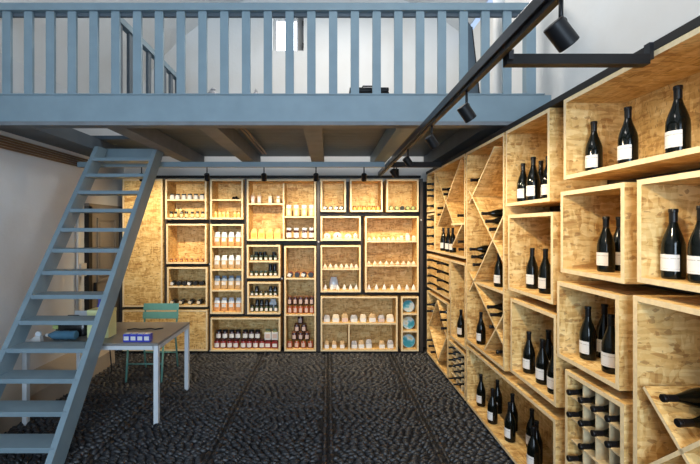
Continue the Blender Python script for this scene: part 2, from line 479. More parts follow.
# old door in the left wall
d0, d1, dz = 4.93, 5.70, 2.08
door = thing('door_1', 'old grey brown panelled door in the left wall behind the stairs', 'door', (XL + 0.001, (d0 + d1) / 2, 0)); door['kind'] = 'structure'
dw = d1 - d0
box('door_leaf', (0.02, 0, dz / 2), (0.04, dw - 0.10, dz - 0.06), 'door_paint', door)
for (z0, z1) in ((0.18, 0.92), (1.10, 1.92)):
    for q, hh in ((0.21, 0.03), (-0.21, 0.03)):
        box('moulding', (0.05, q, (z0 + z1) / 2), (0.02, hh, z1 - z0), 'door_paint', door)
    for z in (z0, z1): box('moulding', (0.05, 0, z), (0.02, 0.45, 0.03), 'door_paint', door)
    box('door_panel', (0.047, 0, (z0 + z1) / 2), (0.014, 0.34, z1 - z0 - 0.1), 'door_paint', door, bevel=0.005)
box('door_handle', (0.07, -0.30, 1.02), (0.04, 0.03, 0.14), 'black_steel', door, bevel=0.006)
for q in (-dw / 2, dw / 2): box('door_frame', (0.03, q, dz / 2), (0.06, 0.07, dz), 'black_steel' if q < 0 else 'door_paint', door)
box('door_frame', (0.03, 0, dz), (0.06, dw + 0.07, 0.07), 'door_paint', door)
# light switch box and pipe beside the door
p = thing('wall_pipe', 'pale vertical pipe with junction box beside the old door', 'pipe', (XL + 0.03, 4.72, 0))
tube('pipe', [(0, 0, 0.30), (0, 0, 2.2)], 0.018, 'grey_metal', p)
box('junction_box', (0.012, 0.06, 1.28), (0.06, 0.11, 0.16), 'grey_metal', p, bevel=0.006)

# mezzanine ------------------------------------------------------------
YM, SM = 3.377, 114.0
HB = 2.70                                          # underside of the mezzanine
def mX(px): return (px - CX) / SM
def mZ(py): return CAMZ - (py - CY) / SM
mz = thing('mezzanine', 'blue grey timber mezzanine deck spanning the room', 'mezzanine', (0, YM, HB)); mz['kind'] = 'structure'
bounds('front_beam', (XL, 0, 0.035), (1.96, 0.10, mZ(95) - HB), 'blue_paint', mz, bevel=0.004)
bounds('beam_foot', (XL, -0.008, 0.0), (1.90, 0.10, 0.033), 'joist', mz)
bounds('beam_cap', (XL, -0.006, mZ(95) - HB + 0.001), (1.90, 0.09, mZ(95) - HB + 0.012), 'blue_paint', mz)
YE = 5.72 - YM
for px in (109, 204, 312, 409):
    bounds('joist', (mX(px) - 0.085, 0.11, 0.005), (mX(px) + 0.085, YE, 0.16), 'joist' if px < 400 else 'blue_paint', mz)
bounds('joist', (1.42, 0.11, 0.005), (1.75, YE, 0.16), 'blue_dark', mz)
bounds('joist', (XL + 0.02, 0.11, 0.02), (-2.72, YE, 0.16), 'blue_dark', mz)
ny = 16; pw = (YE - 0.11) / ny
for i in range(ny):
    y0 = 0.11 + i * pw; y1 = y0 + pw - 0.004
    xs = -1.93 if (y1 + YM) < 4.68 else XL + 0.02
    bounds('deck_plank', (xs, y0, 0.162), (XW - 0.05, y1, 0.205), 'deck', mz)
bounds('trimmer', (-2.71, 4.66 - YM, -0.05), (-2.03, 4.70 - YM, 0.06), 'blue_paint', mz)
# balustrade
bal = thing('balustrade', 'blue grey painted balustrade along the mezzanine front', 'balustrade', (0, YM + 0.01, mZ(94) + 0.006))
zt = mZ(10.5) - mZ(94) - 0.006
bounds('top_rail', (XL, -0.02, zt), (1.96, 0.10, zt + 0.065), 'blue_paint', bal, bevel=0.006)
bounds('rail_shade_strip', (XL, 0.03, zt - 0.03), (1.90, 0.055, zt - 0.001), 'blue_dark', bal)  # dark strip standing in for the shade below the top rail
me_b = box_mesh(0.074, 0.028, zt - 0.001, 'blue_paint', None, 0.003)
for i in range(-1, 25):
    X = mX(5.4 + 21.85 * i)
    if i == 24: continue
    if X - 0.04 < XL: continue
    link('baluster', me_b, bal, (X, 0.012, zt / 2))
box('newel_post', (mX(531.5), 0.03, zt / 2), (0.085, 0.075, zt - 0.001), 'blue_paint', bal, bevel=0.004)
# guard beside the stair opening
g = thing('stair_guard', 'dark blue guard rail beside the stair opening on the mezzanine', 'balustrade', (-1.93, YM + 0.13, 2.906))
gz = 0.80
bounds('top_rail', (-0.03, 0, gz - 0.02), (0.03, 1.5, gz + 0.045), 'blue_paint', g, bevel=0.004)
for i in range(8):
    box('baluster', (0, 0.05 + i * 0.195, (gz - 0.02) / 2), (0.028, 0.07, gz - 0.022), 'blue_dark', g)

# staircase ------------------------------------------------------------
def sy(z): return 3.88 + (z - 1.8) * 0.131 / 0.2
st = thing('staircase', 'steep blue grey open tread staircase up to the mezzanine', 'staircase', (-2.345, sy(0), 0))
dirv = Vector((0, 0.131, 0.2)).normalized(); nrm = Vector((0, 0.2, -0.131)).normalized()
for sx in (-1, 1):
    X = sx * 0.345
    zt2 = 2.75
    ft = -0.022; bk = 0.135
    def at(z, off):
        p0 = Vector((0, sy(z) - sy(0), z)); q = p0 + nrm * off
        return (q.y, q.z)
    # plumb-cut ends
    slope = 0.131 / 0.2
    hor = lambda off: off / nrm.y
    pr = [(hor(ft), 0.0), (hor(bk), 0.0), (sy(zt2) - sy(0) + hor(bk), zt2), (sy(zt2) - sy(0) + hor(ft), zt2)]
    if sx > 0: pr[2] = (pr[2][0], zt2); 
    prism('stringer', pr, 'x', X - 0.024, X + 0.024, 'blue_paint', st)
tm = box_mesh(0.700, 0.20, 0.038, 'blue_paint', None, 0.004)
for k in range(1, 14):
    z = 0.2 * k
    link('tread', tm, st, (0, sy(z) - sy(0) + 0.095 - 0.03, z - 0.019))

# steel track frame with spotlights --------------------------------------
RX, RZ = 0.72, 2.555
tr = thing('lighting_track', 'black steel track rails carrying the spotlights under the ceiling', 'lighting track', (RX, 1.0, RZ))
bounds('main_rail', (-0.024, -0.55, -0.024), (0.024, 4.38, 0.024), 'rail_steel', tr, bevel=0.003)
bounds('track_channel', (-0.012, -0.55, -0.045), (0.012, 4.30, -0.025), 'black_lamp', tr)
bounds('cross_rail', (0.025, 0.60, -0.072), (XR - RX - 0.045, 0.64, -0.030), 'black_steel', tr)
bounds('cross_rail', (XL - RX + 0.05, 3.68, -0.012), (-0.031, 3.74, 0.05), 'blue_paint', tr)
bounds('cross_rail', (0.031, 3.68, -0.012), (XR - RX - 0.004, 3.74, 0.05), 'black_steel', tr)
box('bracket', (XR - RX - 0.035, 0.62, -0.015), (0.018, 0.03, 0.07), 'rail_steel', tr)
box('bracket', (0.035, 0.59, -0.04), (0.02, 0.012, 0.04), 'rail_steel', tr)

head_prof = [(0.029, -0.042), (0.032, -0.039), (0.032, 0.042), (0.030, 0.044), (0.028, 0.042), (0.026, 0.030)]
def spotlight(loc, target, label, stem=0.07, power=None, size=62, blend=0.55, scale=1.0):
    """hangs from loc, head aimed at target"""
    t = thing('track_spotlight', label, 'spotlight', loc, 0, 'black track spotlights')
    tube('stem', [(0, 0, 0), (0, 0, -stem)], 0.007, 'black_lamp', t)
    hc = Vector((0, 0, -stem - 0.035))
    d = (Vector(target) - (Vector(loc) + hc)).normalized()
    q = d.to_track_quat('Z', 'Y').to_euler()
    lh = link('lamp_head', lathe_mesh(head_prof, 'black_lamp', 20), t, hc, q)
    link('lens', lathe_mesh([(0.025, 0.0305), (0.025, 0.032), (0.005, 0.033)], 'lamp_lens', 16), lh)
    link('knuckle', lathe_mesh([(0.006, -0.014), (0.013, -0.012), (0.013, 0.012), (0.006, 0.014)], 'black_lamp', 12), t, (0, 0, -stem), (PI / 2, 0, 0))
    l = bpy.data.lights.new('spot_beam', 'SPOT'); l.energy = power or SPOT_W; l.color = SPOT_COL
    l.spot_size = math.radians(size); l.spot_blend = blend; l.shadow_soft_size = 0.028
    lo = bpy.data.objects.new('spot_beam', l); COL.objects.link(lo); lo.parent = t
    lo.location = hc + d * 0.050; lo.rotation_euler = (-d).to_track_quat('Z', 'Y').to_euler()
    return t
YC = 4.71
bs = [(207, 0.9, 'above the jar crates'), (264, 1.1, 'above the noodle crate'), (316, 1.2, 'above the gap between noodle crate and egg shelf'), (364, 1.1, 'above the amber jar crate')]
for px, tz, where in bs:
    X = (px - CX) * YC / F
    spotlight((X, YC, RZ - 0.013), (X * 1.10, YB + 0.16, tz), 'black spotlight hanging over the back shelves ' + where, 0.085, size=132, blend=0.9, power=SPOT_W * 1.3)
spotlight(((398 - CX) * YC / F - 0.02, YC, RZ - 0.013), (1.0, YB + 0.16, 1.2), 'black spotlight tilted sideways near the corner of the shelves', 0.03, size=132, blend=0.9, power=SPOT_W * 1.3)
spotlight((-2.28, YC, RZ - 0.013), (-2.45, YB + 0.16, 1.3), 'black spotlight half hidden behind the top of the staircase', 0.085, size=132, blend=0.9, power=SPOT_W * 1.3)
ms = [(1.19, (XR + 0.1, 1.30, 1.55), 'largest black spotlight, nearest on the steel rail at upper right'),
      (2.0, (XR + 0.15, 2.2, 1.35), 'black spotlight on the rail in front of the mezzanine beam'),
      (2.67, (XR + 0.15, 2.95, 1.35), 'black spotlight just under the mezzanine front, third along the rail'),
      (3.47, (XR + 0.15, 3.75, 1.35), 'black spotlight under the mezzanine deck, fourth along the rail'),
      (4.2, (XR + 0.15, 4.65, 1.35), 'farthest black spotlight on the steel rail beneath the deck')]
for yy, tg, lab in ms:
    spotlight((RX, yy, RZ - 0.046), tg, lab, 0.075, size=132, blend=0.9, power=SPOT_W * (0.72 if yy < 2.3 else 0.92))

# conduits ---------------------------------------------------------------
for i in range(5):
    z = 2.56 + 0.026 * i
    o = tube('conduit', [(XL + 0.03, -1.0, z), (XL + 0.03, 4.80 + 0.03 * i, z)], 0.010, 'copper')
    tag(o, 'copper brown conduit, %s of five along the top of the left wall' % ['lowest', 'second lowest', 'middle', 'second highest', 'highest'][i], 'conduit', 'conduits on the left wall')
for i in range(2):
    x = mX(226 + 5 * i)
    o = tube('conduit', [(x, YM + 0.115, 2.83 - 0.01), (x, 5.3, 2.83 - 0.01)], 0.011, 'copper')
    tag(o, 'brown conduit under the deck beside the second joist, %s of the pair' % ('left' if i == 0 else 'right'), 'conduit', 'conduits under the deck')

# ================================================================== SHELVING
T = 0.024
# dark steel frames the crates hang in
sf = thing('shelf_frame', 'black steel frame behind the crates on the back wall', 'shelf frame', (0, YB, 0))
bounds('backing', (bX(121), 0.362, 0.0), (XR + 0.36, 0.375, 2.50), 'brown_steel', sf)
bounds('plinth', (bX(120), 0.05, 0.0), (XR - 0.02, 0.10, bZ(352.5)), 'black_steel', sf)
bounds('top_rail', (bX(118), 0.03, bZ(177.4)), (bX(421.5), 0.09, bZ(175.2)), 'black_steel', sf)
for px, wpx, pyb in ((120.9, 2.2, 356), (163.9, 1.6, 308.5), (208.8, 1.8, 356), (245.0, 2.4, 316), (318.3, 2.6, 356), (422.4, 3.2, 356)):
    bounds('upright', (bX(px - wpx / 2), 0.06, max(0.0, bZ(pyb))), (bX(px + wpx / 2), 0.10, bZ(178)), 'brown_steel', sf)
for (xa, xb, pya) in ((164, 208, 221.5), (164, 208, 265.2), (121, 208, 308.6), (209, 244, 221.5), (209, 281, 316.2), (246, 317, 243.2), (246, 281, 280.2), (319, 421, 214.2), (319, 362, 243), (319, 421, 294.3)):
    bounds('cross_bar', (bX(xa + 1), 0.08, bZ(pya + 1.2)), (bX(xb - 1), 0.098, bZ(pya - 1.2)), 'black_steel', sf)
for px, py in ((208.6, 264.5), (318.4, 242), (281.5, 279), (422, 220), (208.8, 352)):
    link('bolt', lathe_mesh([(0.014, 0), (0.014, 0.012), (0.008, 0.018)], 'grey_metal', 10), sf, (bX(px), 0.06, bZ(py)), (PI / 2, 0, 0))
rf = thing('shelf_frame', 'black steel frame behind the wine crates on the right wall', 'shelf frame', (XR, 3.0, 0))
bounds('backing', (0.372, -2.6, 0.0), (0.385, 2.44, 2.54), 'brown_steel', rf)
bounds('plinth', (0.05, -2.6, 0.0), (0.10, 2.40, 0.05), 'black_steel', rf)
bounds('top_rail', (0.0, -2.6, 2.556), (0.05, 2.44, 2.592), 'black_steel', rf)
bounds('top_board', (0.05, -2.6, 2.556), (XW - XR - 0.002, 2.44, 2.575), 'black_steel', rf)

CR = {}
class Crate:
    def __init__(s, key, side, x0, y0, x1, y1, label, phrase, depth=0.34, back=True, closed=False, zb=None, zt=None):
        s.side, s.key, s.phrase = side, key, phrase
        if side == 'B':
            s.u0, s.u1 = bX(x0), bX(x1); s.zt, s.zb = bZ(y0), bZ(y1)
            s.e = thing('wooden_crate', label, 'crate', ((s.u0 + s.u1) / 2, YB, s.zb), 0, 'strand board crates on the walls')
        else:
            s.f0, s.f1 = rY(x0), rY(x1)                       # far and near end
            s.zt = zt if zt is not None else rZ(x0, y0); s.zb = zb if zb is not None else rZ(x0, y1)
            s.e = thing('wooden_crate', label, 'crate', (XR, (s.f0 + s.f1) / 2, s.zb), -PI / 2, 'strand board crates on the walls')
        s.segs = []; s.axes = []
        s.W = (s.u1 - s.u0) if side == 'B' else (s.f0 - s.f1)
        s.H = s.zt - s.zb; s.D = depth
        W, H, D, e = s.W, s.H, s.D, s.e
        bounds('top_board', (-W / 2, 0, H - T), (W / 2, D, H), 'osb', e, 'edge')
        bounds('bottom_board', (-W / 2, 0, 0), (W / 2, D, T), 'osb', e, 'edge')
        for sx in (-1, 1):
            a, b_ = sorted((sx * W / 2, sx * (W / 2 - T)))
            bounds('side_board', (a, 0, T), (b_, D, H - T), 'osb', e, 'edge')
        bounds('back_panel', (-W / 2 + T, D - 0.012, T), (W / 2 - T, D, H - T), 'osb', e)
        CR[key] = s
    def lu(s, px):                                            # pixel on the front plane -> local u
        if s.side == 'B': return bX(px) - (s.u0 + s.u1) / 2
        return (s.f0 + s.f1) / 2 - rY(px)
    def lz(s, px, py): return (bZ(py) if s.side == 'B' else rZ(px, py)) - s.zb
    def shelf(s, py, xa=None, xb=None, px=None, z=None):
        zz = z if z is not None else s.lz(px or CX + 1, py)
        a = s.lu(xa) if xa else -s.W / 2 + T; b_ = s.lu(xb) if xb else s.W / 2 - T
        bounds('shelf', (a, 0.004, zz - 0.011), (b_, s.D - 0.012, zz + 0.011), 'osb', s.e, 'edge')
        return s.zb + zz + 0.011
    def divider(s, px, pya, pyb):
        u = s.lu(px); za, zb = s.lz(px, pya), s.lz(px, pyb)
        bounds('divider', (u - 0.011, 0.004, zb), (u + 0.011, s.D - 0.012, za), 'osb', s.e, 'edge')
    def diag(s, xa, ya, xb, yb, depth=None):
        """board standing edge-on between two points of the front plane"""
        p = Vector((s.lu(xa), 0, s.lz(xa, ya))); q = Vector((s.lu(xb), 0, s.lz(xb, yb)))
        s.segs.append((Vector((p.x, p.z)), Vector((q.x, q.z))))
        d = q - p; ln = d.length; a = -math.atan2(d.z, d.x); D = (depth or s.D - 0.016)
        c = (p + q) / 2; c.y = D / 2 + 0.002
        return box('partition_board', c, (ln, D, 0.016), 'osb', s.e, 'edge', rot=(0, a, 0))
    def world(s, px, d, z):
        if s.side == 'B': return ((px - CX) * (YB + d) / F, YB + d, z)
        return (XR + d, F * (XR + d) / (px - CX), z)

# ---- goods: each is an Empty with its parts --------------------------------
def soft_mesh(rings, ex, mat, seg=16):
    key = ('soft', tuple(rings), ex, mat)
    if key in CACHE: return CACHE[key]
    v = []; f = []
    for rx, ry, z in rings:
        for k in range(seg):
            a = 2 * PI * (k + 0.5) / seg; c, s_ = math.cos(a), math.sin(a)
            v.append((rx * math.copysign(abs(c) ** ex, c), ry * math.copysign(abs(s_) ** ex, s_), z))
    n = len(rings)
    for i in range(n - 1):
        for k in range(seg):
            k2 = (k + 1) % seg
            f.append((i * seg + k, i * seg + k2, (i + 1) * seg + k2, (i + 1) * seg + k))
    f.append(tuple(reversed(range(seg)))); f.append(tuple((n - 1) * seg + k for k in range(seg)))
    me = mesh_from(v, f, mat, None, True)
    me.set_sharp_from_angle(angle=math.radians(45))
    CACHE[key] = me
    return me
def q4(x): return round(x, 4)
def jar(t, r, h, body, lid, label='paper', lidh=0.016, la=62):
    r, h = q4(r), q4(h); hb = h - lidh
    jb = link('jar_body', lathe_mesh([(r * 0.9, 0), (r, 0.006), (r, q4(hb - 0.016)), (q4(r * 0.82), q4(hb - 0.002)), (q4(r * 0.82), hb)], body, 16), t)
    link('lid', lathe_mesh([(q4(r * 0.88), q4(hb + 0.0005)), (q4(r * 0.9), q4(hb + 0.003)), (q4(r * 0.9), q4(h - 0.002)), (q4(r * 0.84), h)], lid, 16), t)
    if label: link('label', wrap_mesh(r + 0.0003, q4(hb * 0.16), q4(hb * 0.72), -la, la, label), jb)
def bag(t, w_, h, dp, content, film, label='paper', fill=0.55):
    w_, h, dp = q4(w_ / 2), q4(h), q4(dp / 2); zf = q4(h * fill)
    bc = link('bag_contents', soft_mesh(((w_ * 0.88, dp * 0.85, 0), (w_, dp, 0.012), (w_ * 1.02, dp, q4(zf * 0.6)), (w_ * 0.95, dp * 0.9, zf)), 0.6, content), t)
    link('bag_film', soft_mesh(((w_ * 0.95, dp * 0.9, q4(zf + 0.0006)), (w_ * 0.85, dp * 0.7, q4(zf + (h - zf) * 0.5)), (w_ * 0.62, dp * 0.35, q4(h * 0.93)), (w_ * 0.75, dp * 0.12, h)), 0.65, film), t)
    if label: box('label', (0, -dp - 0.0015, zf * 0.72), (w_ * 1.2, 0.003, zf * 0.42), label, bc)
def cone(t, w_, h, mat, base='cream'):
    w_, h = q4(w_ / 2), q4(h)
    link('cone_body', soft_mesh(((w_, w_ * 0.9, 0.0125), (w_ * 0.92, w_ * 0.8, q4(h * 0.3)), (w_ * 0.45, w_ * 0.4, q4(h * 0.75)), (w_ * 0.08, w_ * 0.08, h)), 0.75, mat), t)
    link('cone_base', soft_mesh(((w_ * 1.05, w_ * 0.95, 0), (w_ * 1.08, w_, 0.012)), 0.6, base), t)
def packet(t, w_, h, dp, mat, label, top='film'):
    link('packet_body', box_mesh(q4(w_), q4(dp), q4(h * 0.72), mat, None, 0.004), t, (0, 0, h * 0.36))
    link('packet_top', soft_mesh(((q4(w_ * 0.42), q4(dp * 0.4), q4(h * 0.722)), (q4(w_ * 0.36), q4(dp * 0.22), q4(h * 0.9)), (q4(w_ * 0.40), q4(dp * 0.08), q4(h))), 0.5, top), t)
    if label: box('label', (0, -dp / 2 - 0.0012, h * 0.36), (w_ * 0.7, 0.0024, h * 0.42), label, t)
def bundle(t, w_, h, mat, base):
    w_, h = q4(w_ / 2), q4(h)
    link('bundle_body', soft_mesh(((w_ * 0.8, w_ * 0.6, 0.019), (w_, w_ * 0.72, q4(h * 0.45)), (w_ * 0.85, w_ * 0.6, q4(h * 0.75)), (w_ * 0.35, w_ * 0.25, q4(h * 0.95)), (w_ * 0.1, w_ * 0.1, h)), 0.8, mat), t)
    box('tray', (0, 0, 0.009), (w_ * 1.9, w_ * 1.4, 0.018), base, t)
    box('ribbon', (0, -w_ * 0.72 - 0.001, h * 0.45), (w_ * 0.3, 0.004, h * 0.3), 'lid_brown', t)
def slump(t, r, h, mat, tagmat):
    """short jar lying on its side, lid to the room, with a loose tag"""
    j = link('jar_body', lathe_mesh([(r * 0.9, 0), (r, 0.006), (r, q4(h - 0.02)), (q4(r * 0.85), q4(h - 0.01)), (q4(r * 0.85), h)], mat, 16), t, (0, h / 2, r), (PI / 2, 0, 0))
    link('lid', lathe_mesh([(q4(r * 0.9), 0), (q4(r * 0.92), 0.003), (q4(r * 0.92), 0.012), (q4(r * 0.86), 0.014)], 'lid_black', 16), t, (0, -h / 2 - 0.0005, r), (PI / 2, 0, 0))
    if tagmat: box('paper_tag', (-r * 0.3, -h / 2 - 0.019, r * 0.95), (r * 1.2, 0.004, r * 1.1), tagmat, t, rot=(0, 0.4, 0))
def folded(t, w_, h, mat, card):
    """tent card packet: dark pouch with a folded pale card"""
    link('pouch', soft_mesh(((q4(w_ * 0.45), 0.03, 0), (q4(w_ * 0.5), 0.032, q4(h * 0.35)), (q4(w_ * 0.42), 0.02, q4(h * 0.8)), (q4(w_ * 0.3), 0.006, q4(h))), 0.7, mat), t)
    box('card', (0, -0.036, h * 0.26), (w_ * 0.8, 0.003, h * 0.5), card, t, rot=(-0.12, 0, 0))

ROWN = {}
def row(ck, z, kind, pxs, d, desc, rowp, cat, args, name, group, jit=0.004, stack=0.0, alt=None):
    """a row of goods in crate ck standing on height z"""
    c = CR[ck]; n = len(pxs)
    half = {'jar': lambda a: a[0] + 0.0015, 'slump': lambda a: a[0] * 1.1, 'bag': lambda a: a[0] * 0.53, 'cone': lambda a: a[0] * 0.55, 'packet': lambda a: a[0] * 0.53, 'bundle': lambda a: a[0] * 0.5, 'folded': lambda a: a[0] * 0.52}[kind.__name__]
    A = [alt[i] if alt else args for i in range(n)]
    hw = [half(a) + 0.001 for a in A]
    room = c.u1 - c.u0 - 2 * T
    Xs = [c.world(px, d, z)[0] + random.uniform(-jit, jit) for px in pxs]
    for _ in range(4):                                   # keep neighbours and side boards apart
        for i in range(n):
            lo_ = c.u0 + T + hw[i] if i == 0 else Xs[i - 1] + hw[i - 1] + hw[i]
            Xs[i] = max(Xs[i], lo_)
        for i in range(n - 1, -1, -1):
            hi_ = c.u1 - T - hw[i] if i == n - 1 else Xs[i + 1] - hw[i + 1] - hw[i]
            Xs[i] = min(Xs[i], hi_)
    for i, px in enumerate(pxs):
        X, Y, Z = c.world(px, d, z)
        lab = '%s, %s %s %s' % (desc, ordinal(i, n), rowp, c.phrase)
        if len(lab.split()) > 16: print('LONG LABEL', lab)
        spin = random.uniform(-0.12, 0.12) if kind.__name__ in ('jar', 'cone') else random.uniform(-0.02, 0.02)
        t = thing(name, lab, cat, (Xs[i], Y + random.uniform(-jit, jit), Z + 0.0003), spin, group)
        kind(t, *A[i])

# ---- back wall crates ------------------------------------------------------
pn = Crate('P', 'B', 122.5, 179, 162.5, 307, 'tall plain strand board door panel beside the stairs', 'tall panel')
box('door_panel', (0, 0.012, pn.H / 2), (pn.W - 2 * T - 0.004, 0.018, pn.H - 2 * T - 0.004), 'osb', pn.e)
a4 = Crate('A4', 'B', 122.5, 310, 207.5, 351, 'low closed strand board cupboard behind the green chair', 'low cupboard')
for u0, u1 in ((-a4.W / 2 + T + 0.002, 0.006), (0.010, a4.W / 2 - T - 0.002)):
    bounds('door_panel', (u0, 0.003, T + 0.002), (u1, 0.021, a4.H - T - 0.002), 'osb', a4.e)

def lin(a, b, n): return [a + (b - a) * i / (n - 1) for i in range(n)] if n > 1 else [a]

c = Crate('A1', 'B', 165.3, 179.3, 206.5, 219.3, 'topmost crate beside the tall panel with white jars over small yellow jars', 'upper left jar crate')
s1 = c.shelf(200)
row('A1', s1, jar, lin(172, 202, 6), 0.10, 'squat white jar, dark lid', 'on top shelf of', 'jar', (0.034, 0.084, 'white', 'lid_black', 'paper', 0.020), 'preserve_jar', 'white jars')
s0 = c.zb + T
row('A1', s0, jar, lin(170.5, 203, 7), 0.09, 'slim black jar', 'in front at bottom of', 'jar', (0.025, 0.090, 'paste_black', 'lid_black', 'pasta', 0.012, 95), 'slim_jar', 'slim black jars')
row('A1', s0, jar, (177, 180.5), 0.22, 'taller slim jar behind', 'at bottom of', 'jar', (0.025, 0.150, 'pasta', 'lid_black', 'pasta', 0.014), 'slim_jar', 'slim black jars')
c = Crate('A2', 'B', 166.3, 223.8, 206.5, 263.8, 'mostly empty crate with a row of tiny red brown bottles', 'left tiny-bottle crate')
row('A2', c.zb + T, jar, lin(170.5, 203, 7), 0.07, 'tiny red brown jar', 'along the bottom of', 'jar', (0.020, 0.045, 'sauce_rust', 'lid_brown', 'honey', 0.010, 30), 'tiny_jar', 'tiny red brown jars')
c = Crate('A3', 'B', 167, 267.2, 207.3, 307, 'crate of lying black jars above the low cupboard', 'left black-jar crate')
s1 = c.shelf(287)
row('A3', s1, slump, lin(174, 202.5, 6), 0.09, 'black jar lying on its side', 'on upper shelf of', 'jar', None, 'lying_jar', 'lying black jars',
    alt=[(0.034, 0.09, 'paste_black', 'white' if i in (0, 3) else None) for i in range(6)])
row('A3', c.zb + T, slump, (174.5, 183, 192, 200.5), 0.10, 'dark jar with white tag lying', 'at the bottom of', 'jar', (0.036, 0.10, 'paste_black', 'cream'), 'lying_jar', 'lying jars with white tags')
c = Crate('B1', 'B', 210.2, 179.3, 243, 219.3, 'small top crate with a dark lump over slim glass jars', 'small two-shelf top crate')
s1 = c.shelf(200)
t = thing('truffle_pile', 'small dark heap on the upper shelf of the small top crate', 'heap', c.world(235.5, 0.12, s1 + 0.0003))
link('heap', soft_mesh(((0.062, 0.05, 0), (0.055, 0.045, 0.018), (0.03, 0.028, 0.038), (0.012, 0.012, 0.046)), 0.9, 'paste_black', 12), t)
for dx, dz_ in ((-0.03, 0.026), (0.02, 0.034)): link('lump', soft_mesh(((0.008, 0.008, 0), (0.016, 0.016, 0.008), (0.009, 0.009, 0.018)), 1.0, 'paste_black', 8), t, (dx, -0.02, dz_))
row('B1', c.zb + T, jar, (215, 219.5, 223.5, 228, 235, 239), 0.09, 'slim straw yellow jar', 'at the bottom of', 'jar', (0.024, 0.090, 'pasta', 'lid_gold', 'honey', 0.012, 40), 'slim_jar', 'slim yellow jars')
c = Crate('B2', 'B', 210.2, 224, 243.2, 314, 'tall crate with four shelves of clear food bags', 'tall bag crate')
for k, (py, cont, film, dsc) in enumerate(((247, 'biscuit', 'film', 'bag of orange biscuits'), (270, 'nuts', 'film', 'clear bag of pale nuts'), (290.7, 'nuts', 'film_blue', 'bag with bluish film top'), (None, 'biscuit', 'film', 'clear bag of brown biscuits'))):
    z = c.shelf(py) if py else c.zb + T
    row('B2', z, bag, lin(217, 238.5, 4), 0.10, dsc, 'on %s shelf of' % ['top', 'second', 'third', 'lowest'][k], 'bag', (0.094, 0.19 if k else 0.20, 0.07, cont, film, 'paper', 0.62), 'food_bag', 'clear food bags')
c = Crate('B3', 'B', 210.5, 317.8, 280.3, 351.3, 'low wide crate at the floor with two tiers of jam jars', 'low wide jam crate')
z = c.zb + T
xs = [215.5, 221.7, 230, 236.2, 243.5, 249.5, 255.5, 261]
row('B3', z, jar, xs, 0.09, 'dark red jam jar', 'in lower tier of', 'jar', (0.042, 0.125, 'jam_red', 'jam_dark', 'paper', 0.020, 50), 'jam_jar', 'jam jars lower tier', jit=0.001)
row('B3', z + 0.1262, jar, xs[0:1] and [219, 225, 232, 238, 245.5, 251, 257], 0.115, 'dark jam jar', 'in upper tier of', 'jar', (0.042, 0.125, 'jam_dark', 'lid_black', 'paper', 0.020, 50), 'jam_jar', 'jam jars upper tier', jit=0.001)
row('B3', z, packet, (268, 275), 0.09, 'red packet, white label', 'of pair in lower tier of', 'packet', (0.092, 0.120, 0.07, 'jam_red', 'white', 'jam_red'), 'square_packet', 'square red packets', jit=0.001)
row('B3', z + 0.1205, packet, (268, 275), 0.09, 'white packet, herb top', 'of pair in upper tier of', 'packet', (0.092, 0.15, 0.07, 'white', 'pale_pink', 'herb'), 'square_packet', 'white herb packets', jit=0.001)

c = Crate('C1', 'B', 246.8, 179.3, 316, 240.8, 'large divided top crate of packets, noodles and dark jars', 'large divided top crate')
c.divider(283.5, 183, 239.3)
sl = c.shelf(204, None, 282.7); sr = c.shelf(217, 284.4, None)
row('C1', sl, packet, (253, 259.7, 270, 278), 0.09, 'pale pink packet', 'on upper left shelf of', 'packet', None, 'tall_packet', 'pale packets',
    alt=[(0.052, 0.155, 0.05, 'pale_pink', 'paper', 'nuts'), (0.052, 0.155, 0.05, 'pale_pink', 'paper', 'nuts'), (0.052, 0.150, 0.05, 'cream', 'paper', 'nuts'), (0.056, 0.11, 0.05, 'nuts', 'white', 'film')])
row('C1', c.zb + T, packet, lin(254, 277.5, 4), 0.09, 'yellow paper packet', 'at lower left of', 'packet', (0.094, 0.145, 0.06, 'yellow_paper', 'honey', 'yellow_paper'), 'yellow_packet', 'yellow packets')
row('C1', sr, jar, lin(288.5, 312, 4), 0.09, 'jar of yellow noodles', 'on upper right shelf of', 'jar', (0.042, 0.165, 'pasta', 'film', 'cream', 0.05, 35), 'noodle_jar', 'jars of yellow noodles')
row('C1', c.zb + T, jar, lin(289, 312, 4), 0.09, 'dark jar, large white label', 'at lower right of', 'jar', (0.040, 0.160, 'jam_dark', 'film', 'paper', 0.035, 75), 'dark_jar', 'dark jars with white labels')
c = Crate('C2', 'B', 246.8, 245, 280.2, 278.2, 'upper of two crates of green lidded dark jars', 'upper green-lid crate')
s1 = c.shelf(261.6); z = c.zb + T
G = (0.028, 0.072, 'olive', 'lid_green', 'paper', 0.016, 40)
row('C2', s1, jar, lin(251.5, 275.5, 6), 0.08, 'dark jar', 'in front on upper shelf of', 'jar', G, 'dark_jar', 'green lidded jars')
row('C2', s1, jar, (256, 260, 264.5, 274), 0.17, 'tall dark jar', 'at back on upper shelf of', 'jar', (0.029, 0.118, 'paste_black', 'lid_green', None, 0.018), 'dark_jar', 'green lidded jars')
row('C2', z, jar, lin(251.5, 275.5, 6), 0.08, 'dark jar', 'in front at bottom of', 'jar', G, 'dark_jar', 'green lidded jars')
row('C2', z, jar, (270.5, 274.5), 0.17, 'tall dark jar', 'at back bottom of', 'jar', (0.029, 0.160, 'paste_black', 'lid_black', None, 0.018), 'dark_jar', 'green lidded jars')
c = Crate('C3', 'B', 247.2, 282, 280.4, 314.3, 'lower of two crates of green lidded dark jars', 'lower green-lid crate')
s1 = c.shelf(297.3); z = c.zb + T
row('C3', s1, jar, lin(252, 275.5, 6), 0.08, 'dark jar', 'in front on upper shelf of', 'jar', (0.027, 0.065, 'olive', 'lid_black', 'paper', 0.014, 40), 'dark_jar', 'black lidded jars')
